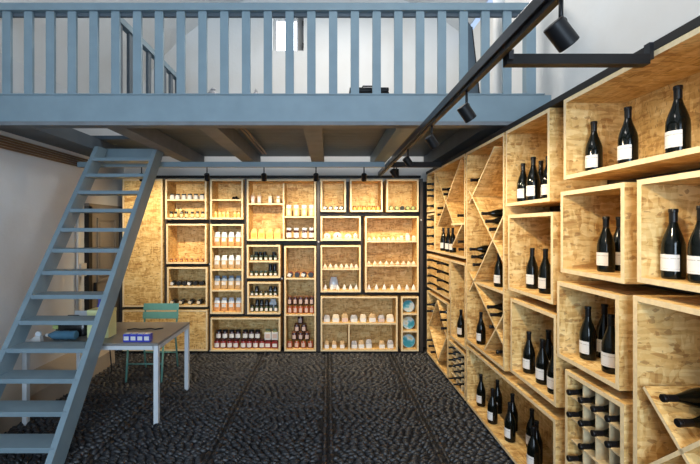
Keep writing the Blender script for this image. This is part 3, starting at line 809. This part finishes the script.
row('C3', s1, jar, (257, 271, 275), 0.17, 'tall dark jar', 'at back on upper shelf of', 'jar', (0.029, 0.118, 'paste_black', 'lid_black', 'film', 0.018, 30), 'dark_jar', 'black lidded jars')
row('C3', z, jar, lin(252, 276, 6), 0.08, 'dark jar', 'in front at bottom of', 'jar', (0.029, 0.092, 'olive', 'lid_black', 'paper', 0.016, 40), 'dark_jar', 'black lidded jars')
row('C3', z, jar, (257.5, 262, 267), 0.17, 'tall dark jar', 'at back bottom of', 'jar', (0.029, 0.15, 'paste_black', 'lid_black', 'film', 0.018, 30), 'dark_jar', 'black lidded jars')
row('C3', z, packet, (273.5,), 0.18, 'pale grey packet', 'behind jars at bottom of', 'packet', (0.10, 0.16, 0.05, 'film', None, 'film'), 'grey_packet', 'grey packet')

c = Crate('D', 'B', 284.3, 246, 316, 351.3, 'tall crate of red jars ending in a pyramid at the bottom', 'tall red-jar crate')
s2 = c.shelf(278.8); s1 = c.shelf(315.2); z = c.zb + T
row('D', s2, slump, lin(290.5, 311, 4), 0.09, 'red jar lying', 'on top shelf of', 'jar', None, 'lying_red_jar', 'lying red jars', alt=[(0.041, 0.09, 'jam_red', 'white' if i % 2 == 0 else None) for i in range(4)], jit=0.001)
row('D', s1, jar, lin(290, 313, 5), 0.09, 'rust red sauce jar', 'in lower tier, middle shelf of', 'jar', (0.037, 0.122, 'sauce_rust', 'lid_gold', 'pale_pink', 0.016, 35), 'sauce_jar', 'rust red sauce jars', jit=0.001)
row('D', s1 + 0.1225, jar, lin(290, 313, 5), 0.09, 'dark sauce jar', 'in upper tier, middle shelf of', 'jar', (0.037, 0.122, 'jam_dark', 'lid_brown', 'pale_pink', 0.016, 35), 'sauce_jar', 'dark sauce jars', jit=0.001)
for k, (xs, mt, wd) in enumerate(((lin(290, 310.5, 4), 'sauce_rust', 'bottom'), (lin(294.5, 307, 3), 'jam_dark', 'second'), ((297, 304), 'jam_dark', 'third'), ((300.5,), 'jam_dark', 'top'))):
    row('D', z + 0.1165 * k, jar, xs, 0.10, 'jar', 'in %s tier of pyramid in' % wd, 'jar', (0.042, 0.116, mt, 'lid_gold' if k == 0 else 'lid_brown', 'pale_pink', 0.014, 35), 'sauce_jar', 'pyramid of sauce jars', jit=0.001)

c = Crate('E1', 'B', 320.6, 179.3, 346, 211.8, 'leftmost of three small top crates, holding dark jars', 'first small top crate')
row('E1', c.zb + T, slump, lin(325.5, 342, 4), 0.09, 'dark red jar, white tag', 'lying in', 'jar', (0.032, 0.09, 'jam_dark', 'white'), 'lying_jar', 'lying jars in first small crate', jit=0.001)
c = Crate('E2', 'B', 350, 179.3, 382.6, 211.8, 'middle of three small top crates, holding amber jars', 'second small top crate')
row('E2', c.zb + T, jar, lin(354.5, 378.5, 6), 0.08, 'squat amber jar', 'in', 'jar', (0.030, 0.066, 'jam_amber', 'lid_brown', 'honey', 0.014, 45), 'amber_jar', 'squat amber jars', jit=0.001)
c = Crate('E3', 'B', 386.4, 179.3, 418.7, 211.8, 'rightmost of three small top crates, holding dark green tins', 'third small top crate')
z = c.zb + T
for i, px in enumerate((391, 396.8, 402.2, 407.5, 412.8)):
    lab = 'dark round tin with leafy green face, %s in %s' % (ordinal(i, 5), c.phrase)
    t = thing('round_tin', lab, 'tin', c.world(px, 0.08, z + 0.0003), 0, 'round green tins')
    link('tin_body', lathe_mesh([(0.030, -0.02), (0.032, -0.018), (0.032, 0.018), (0.030, 0.02)], 'tin_dark', 18), t, (0, 0, 0.032), (PI / 2, 0, 0))
    if i != 2: link('tin_face', lathe_mesh([(0.024, 0.0202), (0.024, 0.022), (0.010, 0.0225)], 'leaf_green', 16), t, (0, 0, 0.032), (PI / 2, 0, 0))
    box('stand', (0, 0.045, 0.02), (0.045, 0.04, 0.04), 'tin_dark', t)
c = Crate('F1', 'B', 320.6, 216.2, 360.8, 240.8, 'short wide crate with four white bundles', 'short bundle crate')
row('F1', c.zb + T, bundle, (327, 337.5, 348, 355.5), 0.10, 'white wrapped bundle', 'in', 'bundle', None, 'wrapped_bundle', 'white wrapped bundles',
    alt=[(0.105, 0.085, 'white', 'cream'), (0.135, 0.095, 'white', 'cream'), (0.105, 0.075, 'white', 'cream'), (0.07, 0.08, 'white', 'cream')], jit=0.001)
c = Crate('F3', 'B', 320.6, 245.3, 360.8, 292.3, 'narrow two tier crate of small pale cones', 'narrow cone crate')
s1 = c.shelf(269.3); z = c.zb + T
row('F3', s1, cone, lin(325, 357.5, 7), 0.07, 'pale cone', 'on upper shelf of', 'cone', (0.062, 0.062, 'cream', 'pale_pink'), 'pale_cone', 'small pale cones')
row('F3', z, cone, lin(325.5, 356.5, 6), 0.07, 'white cone', 'at the bottom of', 'cone', (0.056, 0.078, 'white', 'cream'), 'pale_cone', 'small pale cones')
row('F3', z, bag, (334,), 0.19, 'clear crumpled bag', 'behind cones in', 'bag', (0.13, 0.17, 0.08, 'film', 'film', None, 0.5), 'food_bag', 'clear crumpled bag')
c = Crate('F2', 'B', 365, 216.2, 418.7, 292.3, 'large square crate with three tiers of small pale cones', 'large cone crate')
s2 = c.shelf(241.6); s1 = c.shelf(265.8); z = c.zb + T
row('F2', s2, cone, lin(369, 398, 7), 0.07, 'pale cone', 'on top shelf of', 'cone', (0.060, 0.055, 'cream', 'pale_pink'), 'pale_cone', 'small pale cones')
row('F2', s2, packet, (401.5, 407.5, 414), 0.09, 'pale packet', 'beside cones on top shelf of', 'packet', None, 'tall_packet', 'small pale packets',
    alt=[(0.05, 0.07, 0.04, 'cream', None, 'white'), (0.055, 0.11, 0.05, 'film', 'white', 'pale_pink'), (0.05, 0.07, 0.04, 'cream', None, 'white')])
row('F2', s1, cone, lin(369, 415, 9), 0.07, 'pale cone', 'on middle shelf of', 'cone', (0.060, 0.052, 'cream', 'pale_pink'), 'pale_cone', 'small pale cones')
row('F2', z, cone, lin(369, 414.5, 7), 0.07, 'white cone', 'at the bottom of', 'cone', (0.060, 0.078, 'white', 'cream'), 'pale_cone', 'small pale cones')
c = Crate('G1', 'B', 320.6, 296.5, 397.7, 351.3, 'wide bottom crate of small pale pouches', 'wide pouch crate')
s1 = c.shelf(323.8); z = c.zb + T
c.divider(349, 325, 349.8)
row('G1', s1, folded, lin(327, 390, 8), 0.09, 'small pouch with pale card', 'on upper shelf of', 'pouch', None, 'card_pouch', 'grey pouches with cards', alt=[(0.10 + 0.012 * (i % 2), 0.095 + 0.01 * (i % 3), ('grey_pack', 'cream', 'nuts')[i % 3], ('white', 'pale_pink')[i % 4 == 2]) for i in range(8)])
row('G1', z, folded, (326.5, 334, 342), 0.09, 'brown pouch with white card', 'at lower left of', 'pouch', (0.075, 0.10, 'nuts', 'white'), 'card_pouch', 'grey pouches with cards')
row('G1', z, folded, (354.5, 361, 368.5, 381.5, 390), 0.09, 'small pouch with white card', 'at lower right of', 'pouch', None, 'card_pouch', 'grey pouches with cards', alt=[(0.095, 0.10 + 0.01 * (i % 3), ('grey_pack', 'nuts')[i % 2], 'white') for i in range(5)])
c = Crate('G2', 'B', 401.2, 296.5, 418.7, 351.3, 'narrow bottom corner crate with three decorated plates', 'narrow plate crate')
s2 = c.shelf(314.2); s1 = c.shelf(331.6); z = c.zb + T
for k, (zz, r, w_) in enumerate(((s2, 0.085, 'top'), (s1, 0.088, 'middle'), (z, 0.105, 'largest, bottom'))):
    t = thing('decorated_plate', 'round blue and white plate, %s of three in narrow plate crate' % w_, 'plate', ((c.u0 + c.u1) / 2, YB + 0.10, zz + 0.0005), 0, 'decorated plates')
    a = PI / 2 - 0.15
    r = min(r, 0.094)
    link('plate_body', lathe_mesh([(q4(r * 0.6), -0.012), (r, -0.002), (r, 0.0), (q4(r * 0.97), 0.0005)], 'white', 28), t, (0, 0, r), (a, 0, 0))
    link('plate_face', lathe_mesh([(q4(r * 0.96), 0.0008), (q4(r * 0.7), 0.002), (0.01, 0.0022)], 'plate_face', 28), t, (0, 0, r), (a, 0, 0))
    box('plate_stand', (0, 0.05, 0.012), (0.07, 0.07, 0.022), 'black_lamp', t)

# ---- wine bottles ----------------------------------------------------------
BOT = [(0.036, 0.0), (0.041, 0.004), (0.042, 0.03), (0.042, 0.130), (0.0405, 0.150), (0.036, 0.170), (0.028, 0.195), (0.0205, 0.216), (0.0160, 0.235), (0.0148, 0.242)]
CAP = [(0.0149, 0.2423), (0.0152, 0.262), (0.0150, 0.283), (0.0170, 0.285), (0.0170, 0.297), (0.0155, 0.300), (0.006, 0.3005)]
def bottle_parts(t, label=True, rot=None, loc=(0, 0, 0), la=(-62, 62), k=1.0):
    b1 = link('bottle_glass', lathe_mesh(BOT, 'wine_glass', 22), t, loc, rot)
    b2 = link('capsule', lathe_mesh(CAP, 'capsule', 18), t, loc, rot)
    bits = [b1, b2]
    if label: (link('label', wrap_mesh(0.0423, 0.035, 0.105, la[0], la[1], 'paper'), b1))
    for b_ in bits: b_.scale = (k, k, k)
def standing(ck, z, pxd, rowp, group='standing wine bottles'):
    c = CR[ck]; n = len(pxd)
    for i, (px, d, k) in enumerate(pxd):
        lab = 'white-labelled dark wine bottle, %s %s %s' % (ordinal(i, n), rowp, c.phrase)
        if len(lab.split()) > 16: print('LONG', len(lab.split()), lab)
        X, Y, Z = c.world(px, d, z)
        Y = min(max(Y, c.f1 + T + 0.046 * k), c.f0 - T - 0.046 * k)
        t = thing('wine_bottle', lab, 'wine bottle', (X, Y, Z + 0.0005), -PI / 2 + random.uniform(0.0, 0.35), group)
        bottle_parts(t, True, k=k)
def relax(c, pts, r, fixed):
    """push bottle axes (u, z) off the partition boards and off each other"""
    for _ in range(60):
        for a in range(len(pts)):
            p = pts[a]
            for (q0, q1) in c.segs:
                d = q1 - q0; t_ = max(0, min(1, (p - q0).dot(d) / d.length_squared)); n_ = p - (q0 + d * t_)
                if 1e-6 < n_.length < r + 0.0095: p += n_.normalized() * (r + 0.0096 - n_.length)
            for o_ in pts[:a] + pts[a + 1:] + fixed:
                n_ = p - o_
                if 1e-6 < n_.length < 2 * r + 0.001: p += n_.normalized() * (2 * r + 0.0012 - n_.length) * 0.6
            p.x = min(max(p.x, -c.W / 2 + T + r), c.W / 2 - T - r)
            p.y = min(max(p.y, T + r), c.H - T - r)
def lying(ck, pts, rowp, group='lying wine bottles', d=-0.05, k=0.95):
    c = CR[ck]; n = len(pts); r = 0.0425 * k
    P = [Vector((c.lu(px), c.lz(px, py))) for px, py in pts]
    relax(c, P, r, c.axes); c.axes += P
    for i, p in enumerate(P):
        nth = 'the only one' if n == 1 else ('topmost' if i == 0 else ('lowest' if i == n - 1 else ORD[i] + ' from top'))
        lab = 'dark bottle lying neck outward, %s %s %s' % (nth, rowp, c.phrase)
        if len(lab.split()) > 16: print('LONG', len(lab.split()), lab)
        t = thing('wine_bottle', lab, 'wine bottle', (XR + d, (c.f0 + c.f1) / 2 - p.x, c.zb + p.y), -PI / 2, group)
        bottle_parts(t, False, (PI / 2, 0, 0), (0, 0.30 * k, 0), k=k)

RD = 0.36
ZT = 2.552
def rcrate(key, x0, y0, x1, y1, label, phrase, zt=None, zb=None, depth=RD): return Crate(key, 'R', x0, y0, x1, y1, label, phrase, depth, zt=zt, zb=zb)
# corner column
z_mid = rZ(430, 212.7)
rcrate('R1a', 426.9, 178, 434.6, 211, 'slim corner crate at the top holding lying bottles', 'upper slim corner crate', zt=ZT, zb=z_mid + 0.012)
rcrate('R1b', 426.9, 215, 434.6, 249, 'slim corner crate under the topmost one with four bottle necks', 'lower slim corner crate', zt=z_mid - 0.012, zb=rZ(430, 251))
lying('R1a', [(431, 184), (430.5, 190), (431, 196), (430.5, 206)], 'in')
lying('R1b', [(430.7, 219.5), (430.7, 227.5), (430.7, 236), (430.7, 244)], 'in')
zb2 = CR['R1b'].zb
c = rcrate('R2', 434.9, 0, 465, 0, 'tall top crate with crossed boards next to the corner', 'crossed-board top crate', zt=ZT, zb=zb2)
c.diag(437.3, 226, 460.5, 160); c.diag(436.8, 177, 454.0, 226.5); c.diag(462.5, 223, 451.5, 247)
zs = c.shelf(0, 451, None, z=rZ(458, 224) - c.zb)
lying('R2', [(443.5, 189.5), (444.5, 195)], 'of upper pair in', d=-0.015); lying('R2', [(438.8, 208.5), (438.8, 214.5)], 'of left pair in', d=-0.015)
lying('R2', [(459, 215.5)], 'above small shelf of', d=-0.015); lying('R2', [(459.5, 242.5), (460, 249)], 'of lower right pair in', d=-0.015)
standing('R2', c.zb + T, [(443.5, 0.08, 0.97), (448.5, 0.08, 0.97), (452.8, 0.08, 0.97)], 'in')
c = rcrate('R3', 466.2, 155, 504.3, 343, 'tall crate with zigzag boards, bottles and a shelf', 'tall zigzag crate', zt=ZT, zb=0.675)
c.diag(469, 203, 494, 147); c.diag(468.5, 190, 503, 262); c.diag(503, 216, 469, 291); c.diag(469, 272, 502.5, 344); c.diag(503, 315, 484, 350)
zs = c.shelf(0, 475, None, z=rZ(475, 282.5) - c.zb)
lying('R3', [(472.3, 180)], 'at upper left of', d=-0.015)
lying('R3', [(483, 214.3), (487, 221.5), (491, 229.5)], 'in right wedge of', d=-0.015)
lying('R3', [(471.5, 250), (473, 257), (474.5, 264.5)], 'in left wedge of', d=-0.015)
lying('R3', [(489.5, 308.5), (491, 316), (492, 324.5)], 'in lower right wedge of', d=-0.015)
lying('R3', [(498.5, 352)], 'at the bottom of', d=-0.015)
standing('R3', zs, [(499, 0.08, 0.97)], 'on the shelf of')
standing('R3', c.zb + T, [(481, 0.07, 1.0)], 'at the bottom of')
# below: neck board, slim crate, diamond crate, pigeonhole crate
z4t, z4b = zb2 - 0.045, rZ(437, 292.5)
c = rcrate('R4', 426.9, 0, 449.6, 0, 'crate with eight bottle necks sticking through a board', 'eight-neck crate', zt=z4t, zb=z4b)
zz = [c.H - T] + [c.H - T - 0.050 - i * (c.H - 2 * T - 0.10) / 3 for i in range(4)] + [T]
for i in range(5):
    hi_ = zz[i] - (0.018 if i else 0); lo_ = zz[i + 1] + (0.018 if i < 4 else 0)
    if hi_ - lo_ > 0.01: bounds('neck_slat', (-c.W / 2 + T, 0.004, lo_), (c.W / 2 - T, 0.018, hi_), 'osb', c.e)
for px, side in ((431, 'left'), (441, 'right')):
    pts = [(px, CY + (CAMZ - (c.zb + q)) * (px - CX) / XR) for q in zz[1:5]]
    lying('R4', pts, 'in %s column of' % side)
c = rcrate('R5', 450.3, 0, 465.4, 0, 'narrow upright crate with a single standing bottle', 'narrow upright crate', zt=z4t, zb=rZ(458, 343.5))
standing('R5', c.zb + T, [(461, 0.09, 1.0)], 'in')
c = rcrate('R6', 426.9, 0, 447.6, 0, 'floor crate in the corner with a diamond of boards', 'diamond floor crate', zt=z4b - 0.05, zb=0.055)
c.diag(428.6, 326, 436.8, 300.5); c.diag(436.8, 300.5, 446.5, 339); c.diag(446.5, 337, 438, 360); c.diag(438, 360, 428.6, 325)
lying('R6', [(430.3, 304.5), (430.3, 311)], 'at upper left of'); lying('R6', [(443.7, 312), (444.5, 320), (445.4, 328.3)], 'at upper right of')
lying('R6', [(430.3, 340), (432.3, 346), (434.5, 352)], 'at lower left of')
c = rcrate('R7', 448.4, 0, 465.3, 0, 'floor crate with a pigeonhole rack of bottle necks', 'pigeonhole floor crate', zt=CR['R5'].zb - 0.05, zb=0.055)
nc = [(451, 348.8), (455.5, 351.5), (460, 355.3), (451.8, 358.8), (455.5, 362.0), (461, 359), (451.8, 367.8), (455.5, 371.8), (460.7, 367), (461, 374.5), (452.4, 377.5), (455.5, 382), (459.7, 376), (459.7, 386.3), (461, 390.5)]
rows7 = 6; ch = (c.H - 2 * T) / rows7
cols7 = 3; cw = (c.W - 2 * T) / cols7
for i in range(1, rows7): bounds('rack_slat', (-c.W / 2 + T, 0.02, T + i * ch - 0.004), (c.W / 2 - T, c.D - 0.013, T + i * ch + 0.004), 'edge', c.e)
for i in range(1, cols7): bounds('rack_slat', (-c.W / 2 + T + i * cw - 0.004, 0.024, T), (-c.W / 2 + T + i * cw + 0.004, c.D - 0.013, c.H - T), 'edge', c.e)
def cell_bottle(c, ci, ri, cw, ch, ncol, d=-0.03, k=0.95):
    nc_ = {3: ['left', 'middle', 'right'], 4: ['first', 'second', 'third', 'fourth']}[ncol]
    z = c.zb + c.H - T - (ri + 1) * ch + 0.0045 + 0.042 * k
    u = -c.W / 2 + T + (ci + 0.5) * cw
    lab = 'dark bottle lying neck outward in %s column, %s row, of %s' % (nc_[ci], ORD[ri], c.phrase)
    t = thing('wine_bottle', lab, 'wine bottle', (XR + d, (c.f0 + c.f1) / 2 - u, z), -PI / 2, 'bottles in pigeonhole racks')
    bottle_parts(t, False, (PI / 2, 0, 0), (0, 0.30 * k, 0), k=k)
for ri in range(rows7):
    for ci in range(3):
        if (ci, ri) not in ((2, 5), (0, 4)): cell_bottle(c, ci, ri, cw, ch, 3, k=min(0.95, (ch - 0.012) / 0.086))
# middle columns
c = rcrate('R8', 466.2, 345, 555.5, 402, 'long low floor crate with a row of standing bottles', 'long floor crate', zt=0.632, zb=0.055)
standing('R8', c.zb + T, [(481, 0.10, 1.0), (492.5, 0.07, 1.0), (497.5, 0.20, 1.0), (510, 0.09, 1.02), (512.5, 0.19, 1.02), (532, 0.21, 1.02), (533.5, 0.08, 1.02), (536.5, 0.15, 1.0)], 'in')
c = rcrate('R9', 505.7, 134, 549.6, 206.6, 'top crate with four bottles beside the zigzag crate', 'four-bottle top crate', zt=ZT)
standing('R9', c.zb + T, [(520, 0.10, 1.0), (533.3, 0.09, 1.06), (541, 0.20, 1.03), (548.3, 0.12, 1.0)], 'in')
c = rcrate('R16', 508, 215, 553, 288.5, 'square crate with two bottles under the four-bottle crate', 'two-bottle square crate', zb=1.328)
standing('R16', c.zb + T, [(532.3, 0.13, 1.0), (545.5, 0.11, 1.02)], 'in')
c = rcrate('R17', 510.5, 293, 556, 373, 'square crate with four bottles above the long floor crate', 'square crate above floor crate', zt=1.27, zb=0.71)
standing('R17', c.zb + T, [(529, 0.10, 1.0), (542.5, 0.09, 1.0), (548.5, 0.22, 1.08), (554.5, 0.08, 1.0)], 'in')
c = rcrate('R10', 563.6, 105, 790, 180, 'long top crate at upper right with three tall bottles', 'long top crate', zt=ZT)
standing('R10', c.zb + T, [(592.5, 0.13, 1.0), (628, 0.12, 1.0), (678, 0.11, 1.0)], 'in')
c = rcrate('R11', 560.6, 192, 624.5, 272, 'square crate with one visible bottle under the long top crate', 'middle square crate')
standing('R11', c.zb + T, [(606, 0.13, 1.0), (619.5, 0.24, 1.0)], 'in')
c = rcrate('R12', 637, 180, 800, 282, 'square crate at the right edge with two large bottles', 'right edge crate')
standing('R12', c.zb + T, [(672, 0.10, 1.0), (702, 0.10, 1.02)], 'in')
c = rcrate('R13', 557, 281, 619, 361, 'square crate with three bottles over the pigeonhole rack', 'three-bottle crate', zb=1.025)
standing('R13', c.zb + T, [(588, 0.11, 1.0), (604.5, 0.22, 1.03), (611, 0.09, 1.0)], 'in')
c = rcrate('R15', 565, 368, 624, 500, 'large pigeonhole rack crate of lying bottles at lower right', 'large pigeonhole crate', zt=0.975, zb=0.055)
cw, ch = (c.W - 2 * T) / 4, (c.H - 2 * T) / 7
for i in range(1, 7): bounds('rack_slat', (-c.W / 2 + T, 0.02, T + i * ch - 0.004), (c.W / 2 - T, c.D - 0.013, T + i * ch + 0.004), 'edge', c.e)
for i in range(1, 4): bounds('rack_slat', (-c.W / 2 + T + i * cw - 0.004, 0.024, T), (-c.W / 2 + T + i * cw + 0.004, c.D - 0.013, c.H - T), 'edge', c.e)
for ci, ri in ((0, 0), (1, 0), (2, 0), (3, 0), (0, 1), (1, 1), (2, 1), (3, 1), (1, 2), (3, 2), (0, 3), (2, 3)):
    cell_bottle(c, ci, ri, cw, ch, 4)
c = rcrate('R14', 633, 295, 800, 600, 'tall crate at the right edge with crossed boards and lying bottles', 'tall right edge crate', zb=0.40)
c.diag(643, 387, 703, 490); c.diag(645, 468, 760, 415)
lying('R14', [(654, 402), (669, 426)], 'on the crossed board of', k=1.0, d=0.01)

# ================================================================== TABLE, CHAIR AND THINGS ON THEM
tb = thing('desk', 'grey desk with slim white metal legs behind the stairs', 'table', (-2.165, 3.90, 0))
TW, TD, TZ = 1.24, 0.80, 0.75
box('table_top', (0, 0, TZ - 0.011), (TW, TD, 0.022), 'table_top', tb, bevel=0.003)
for sx in (-1, 1):
    for sy_ in (-1, 1):
        box('leg', (sx * (TW / 2 - 0.022), sy_ * (TD / 2 - 0.022), (TZ - 0.0225) / 2), (0.042, 0.042, TZ - 0.0230), 'table_metal', tb, bevel=0.003)
for sy_ in (-1, 1): box('frame_rail', (0, sy_ * (TD / 2 - 0.014), TZ - 0.041), (TW - 0.10, 0.026, 0.036), 'table_metal', tb)
for sx in (-1, 1): box('frame_rail', (sx * (TW / 2 - 0.014), 0, TZ - 0.041), (0.026, TD - 0.10, 0.036), 'table_metal', tb)
zt = TZ + 0.0006
ch_ = thing('garden_chair', 'sea green metal slatted chair behind the desk', 'chair', (-2.13, 4.70, 0))
for sx in (-1, 1):
    tube('leg', [(sx * 0.205, -0.25, 0.0), (sx * 0.205, -0.20, 0.44)], 0.012, 'chair_green', ch_)
    tube('leg', [(sx * 0.205, 0.24, 0.0), (sx * 0.205, 0.16, 0.44), (sx * 0.205, 0.20, 0.62), (sx * 0.205, 0.24, 0.83)], 0.012, 'chair_green', ch_)
    tube('side_rail', [(sx * 0.205, -0.20, 0.44), (sx * 0.205, 0.16, 0.44)], 0.011, 'chair_green', ch_)
for i in range(7):
    box('seat_slat', (0, -0.20 + i * 0.058, 0.455), (0.43, 0.046, 0.012), 'chair_green', ch_, bevel=0.002)
for z, hh in ((0.795, 0.085), (0.69, 0.085)):
    yy = 0.20 + (z - 0.62) / 0.21 * 0.04
    box('back_slat', (0, yy - 0.014, z), (0.45, 0.014, hh), 'chair_green', ch_, bevel=0.003, rot=(-0.18, 0, 0))
for sy_, z in ((-0.225, 0.22), (0.20, 0.22)): tube('stretcher', [(-0.205, sy_, z), (0.205, sy_, z)], 0.008, 'chair_green', ch_)
# four small blue boxes
for i in range(4):
    t = thing('blue_carton', 'small blue carton with white label, %s of four on the desk edge' % ordinal(i, 4), 'carton', (-1.855 + i * 0.062, 3.57, zt), 0, 'blue cartons on the desk')
    box('carton_body', (0, 0, 0.036), (0.059, 0.059, 0.072), 'blue_box', t, bevel=0.002)
    box('label', (0, -0.0302, 0.034), (0.044, 0.0012, 0.036), 'white', t)
    box('carton_flap', (0, 0, 0.0732), (0.05, 0.05, 0.002), 'film', t)
# pale yellow box
t = thing('yellow_box', 'pale yellow green upright box standing on the desk behind the stairs', 'box', (-2.195, 3.74, zt))
box('box_body', (0, 0, 0.115), (0.205, 0.14, 0.23), 'yellow_box', t, bevel=0.004)
box('box_lid', (0, 0, 0.248), (0.210, 0.145, 0.034), 'yellow_box', t, bevel=0.004)
t = thing('blue_bottle', 'slim dark blue bottle behind the yellow box on the desk', 'bottle', (-2.36, 3.98, zt))
link('bottle_glass', lathe_mesh([(0.028, 0), (0.03, 0.004), (0.03, 0.22), (0.012, 0.28), (0.012, 0.33)], 'blue_box', 16), t)
link('cap', lathe_mesh([(0.014, 0.3305), (0.014, 0.36), (0.010, 0.362)], 'lid_black', 12), t)
# clear blue plastic bottles lying with a black bag on them
t = thing('water_bottle', 'clear blue plastic bottle lying on the desk', 'bottle', (-2.50, 3.62, zt + 0.0425))
link('bottle_body', lathe_mesh([(0.036, 0), (0.042, 0.006), (0.042, 0.05), (0.039, 0.06), (0.042, 0.07), (0.042, 0.14), (0.039, 0.15), (0.042, 0.16), (0.042, 0.20), (0.018, 0.25), (0.014, 0.26)], 'blue_plastic', 18), t, (0.135, 0, 0), (0, -PI / 2, 0))
link('cap', lathe_mesh([(0.016, 0.2605), (0.016, 0.282), (0.012, 0.284)], 'white', 12), t, (0.135, 0, 0), (0, -PI / 2, 0))
t = thing('black_case', 'flat black soft case on the desk behind the water bottle', 'case', (-2.50, 3.80, zt))
link('case_body', soft_mesh(((0.15, 0.08, 0), (0.16, 0.085, 0.02), (0.155, 0.08, 0.14), (0.13, 0.06, 0.17)), 0.5, 'paste_black', 20), t)
tube('handle', [(-0.07, -0.01, 0.168), (-0.05, -0.02, 0.19), (0.05, -0.02, 0.19), (0.07, -0.01, 0.168)], 0.007, 'lid_black', t)
box('green_tag', (-0.135, -0.075, 0.09), (0.05, 0.012, 0.035), 'leaf_green', t)
t = thing('laptop_stand', 'thin pale screen standing behind the black case on the desk', 'screen', (-2.56, 4.02, zt))
box('screen', (0, 0.02, 0.10), (0.20, 0.012, 0.16), 'film', t, rot=(-0.15, 0, 0)); box('screen_foot', (0, 0.02, 0.006), (0.12, 0.10, 0.012), 'grey_metal', t)
t = thing('tape_dispenser', 'small white and grey tape dispenser at the left end of the desk', 'tape dispenser', (-2.70, 3.545, zt))
prism('body', [(-0.09, 0.0), (0.07, 0.0), (0.06, 0.05), (0.02, 0.06), (-0.03, 0.025), (-0.09, 0.02)], 'y', -0.02, 0.02, 'white', t)
link('tape_roll', lathe_mesh([(0.012, -0.009), (0.026, -0.009), (0.026, 0.009), (0.012, 0.009)], 'film', 14), t, (0.035, 0, 0.072), (PI / 2, 0, 0))
# cables
o = tube('cable', [(-2.06, 3.95, zt + 0.006), (-2.0, 3.99, zt + 0.006), (-1.92, 3.96, zt + 0.007), (-1.84, 4.0, zt + 0.006), (-1.78, 3.97, zt + 0.006), (-1.72, 4.02, zt + 0.006)], 0.006, 'lid_black')
tag(o, 'short black cable lying across the desk top', 'cable')
o = tube('cable', [(-1.98, 4.32, 0.73), (-1.99, 4.33, 0.62), (-2.05, 4.34, 0.54), (-2.10, 4.33, 0.60), (-2.2, 4.32, 0.72)], 0.005, 'lid_black')
tag(o, 'thin black cable looping down under the desk edge', 'cable')
o = tube('cable', [(-2.45, 4.33, 0.74), (-2.47, 4.35, 0.5), (-2.45, 4.36, 0.2), (-2.5, 4.4, 0.06), (-2.6, 4.5, 0.04)], 0.006, 'lid_black')
tag(o, 'black cable hanging from the back of the desk to the floor', 'cable')

# ================================================================== THINGS UP ON THE MEZZANINE
DF = HB + 0.2055
t = thing('black_equipment_case', 'low black equipment case on the mezzanine floor behind the balusters', 'case', (0.41, 3.95, DF))
box('case_body', (0, 0, 0.125), (0.40, 0.28, 0.25), 'black_lamp', t, bevel=0.02)
box('case_lid', (0, 0, 0.271), (0.39, 0.27, 0.04), 'black_lamp', t, bevel=0.01)
tube('handle', [(-0.07, -0.1, 0.289), (-0.06, -0.1, 0.312), (0.06, -0.1, 0.312), (0.07, -0.1, 0.289)], 0.008, 'black_lamp', t)
for i, (px, lab) in enumerate(((213, 'small grey cloth bundle on the mezzanine floor left of the window'), (256, 'tiny grey bundle on the mezzanine floor below the window'))):
    t = thing('cloth_bundle', lab, 'bundle', ((px - CX) * 4.0 / F, 4.0, DF))
    k = 0.07 if i == 0 else 0.04
    link('cloth', soft_mesh(((k, 0.06, 0), (k * 1.05, 0.07, 0.10), (k, 0.06, 0.26), (k * 0.5, 0.03, 0.315 - 0.015 * i)), 0.8, 'grey_pack', 16), t)
    link('knot', soft_mesh(((k * 0.2, 0.015, 0), (k * 0.4, 0.025, 0.02), (k * 0.2, 0.01, 0.04)), 1.0, 'grey_pack', 10), t, (0, 0, 0.312 - 0.015 * i))
t = thing('caged_lamp', 'dark ribbed oval lamp on a white post at the right end of the mezzanine', 'lamp', ((499 - CX) * 3.75 / F, 3.75, DF))
link('post', lathe_mesh([(0.055, 0), (0.055, 1.6), (0.05, 1.61)], 'white', 20), t)
link('lamp_body', soft_mesh(((0.02, 0.03, -0.075), (0.05, 0.05, -0.045), (0.06, 0.055, 0), (0.05, 0.05, 0.045), (0.02, 0.03, 0.075)), 0.9, 'wicker', 16), t, (-0.02, -0.10, 0.62), (0, 0.5, 0))
for q in (-0.04, -0.013, 0.013, 0.04):
    link('cage_rib', lathe_mesh([(0.058, q - 0.003), (0.064, q), (0.058, q + 0.003)], 'black_steel', 16), t, (-0.02, -0.10, 0.62), (0, 0.5, 0))
t = thing('dark_wedge', 'dark wedge shape behind the balusters at right', 'board', ((474 - CX) * 3.6 / F, 3.62, DF))  # flat dark wedge set upright behind the balusters
prism('board', [(-0.06, 0), (0.065, 0), (-0.02, 0.78), (-0.06, 0.84)], 'y', -0.012, 0.012, 'blue_dark', t)
prism('wedge_edge', [(0.066, 0), (0.075, 0), (-0.012, 0.78), (-0.0195, 0.78)], 'y', -0.014, 0.014, 'black_steel', t)
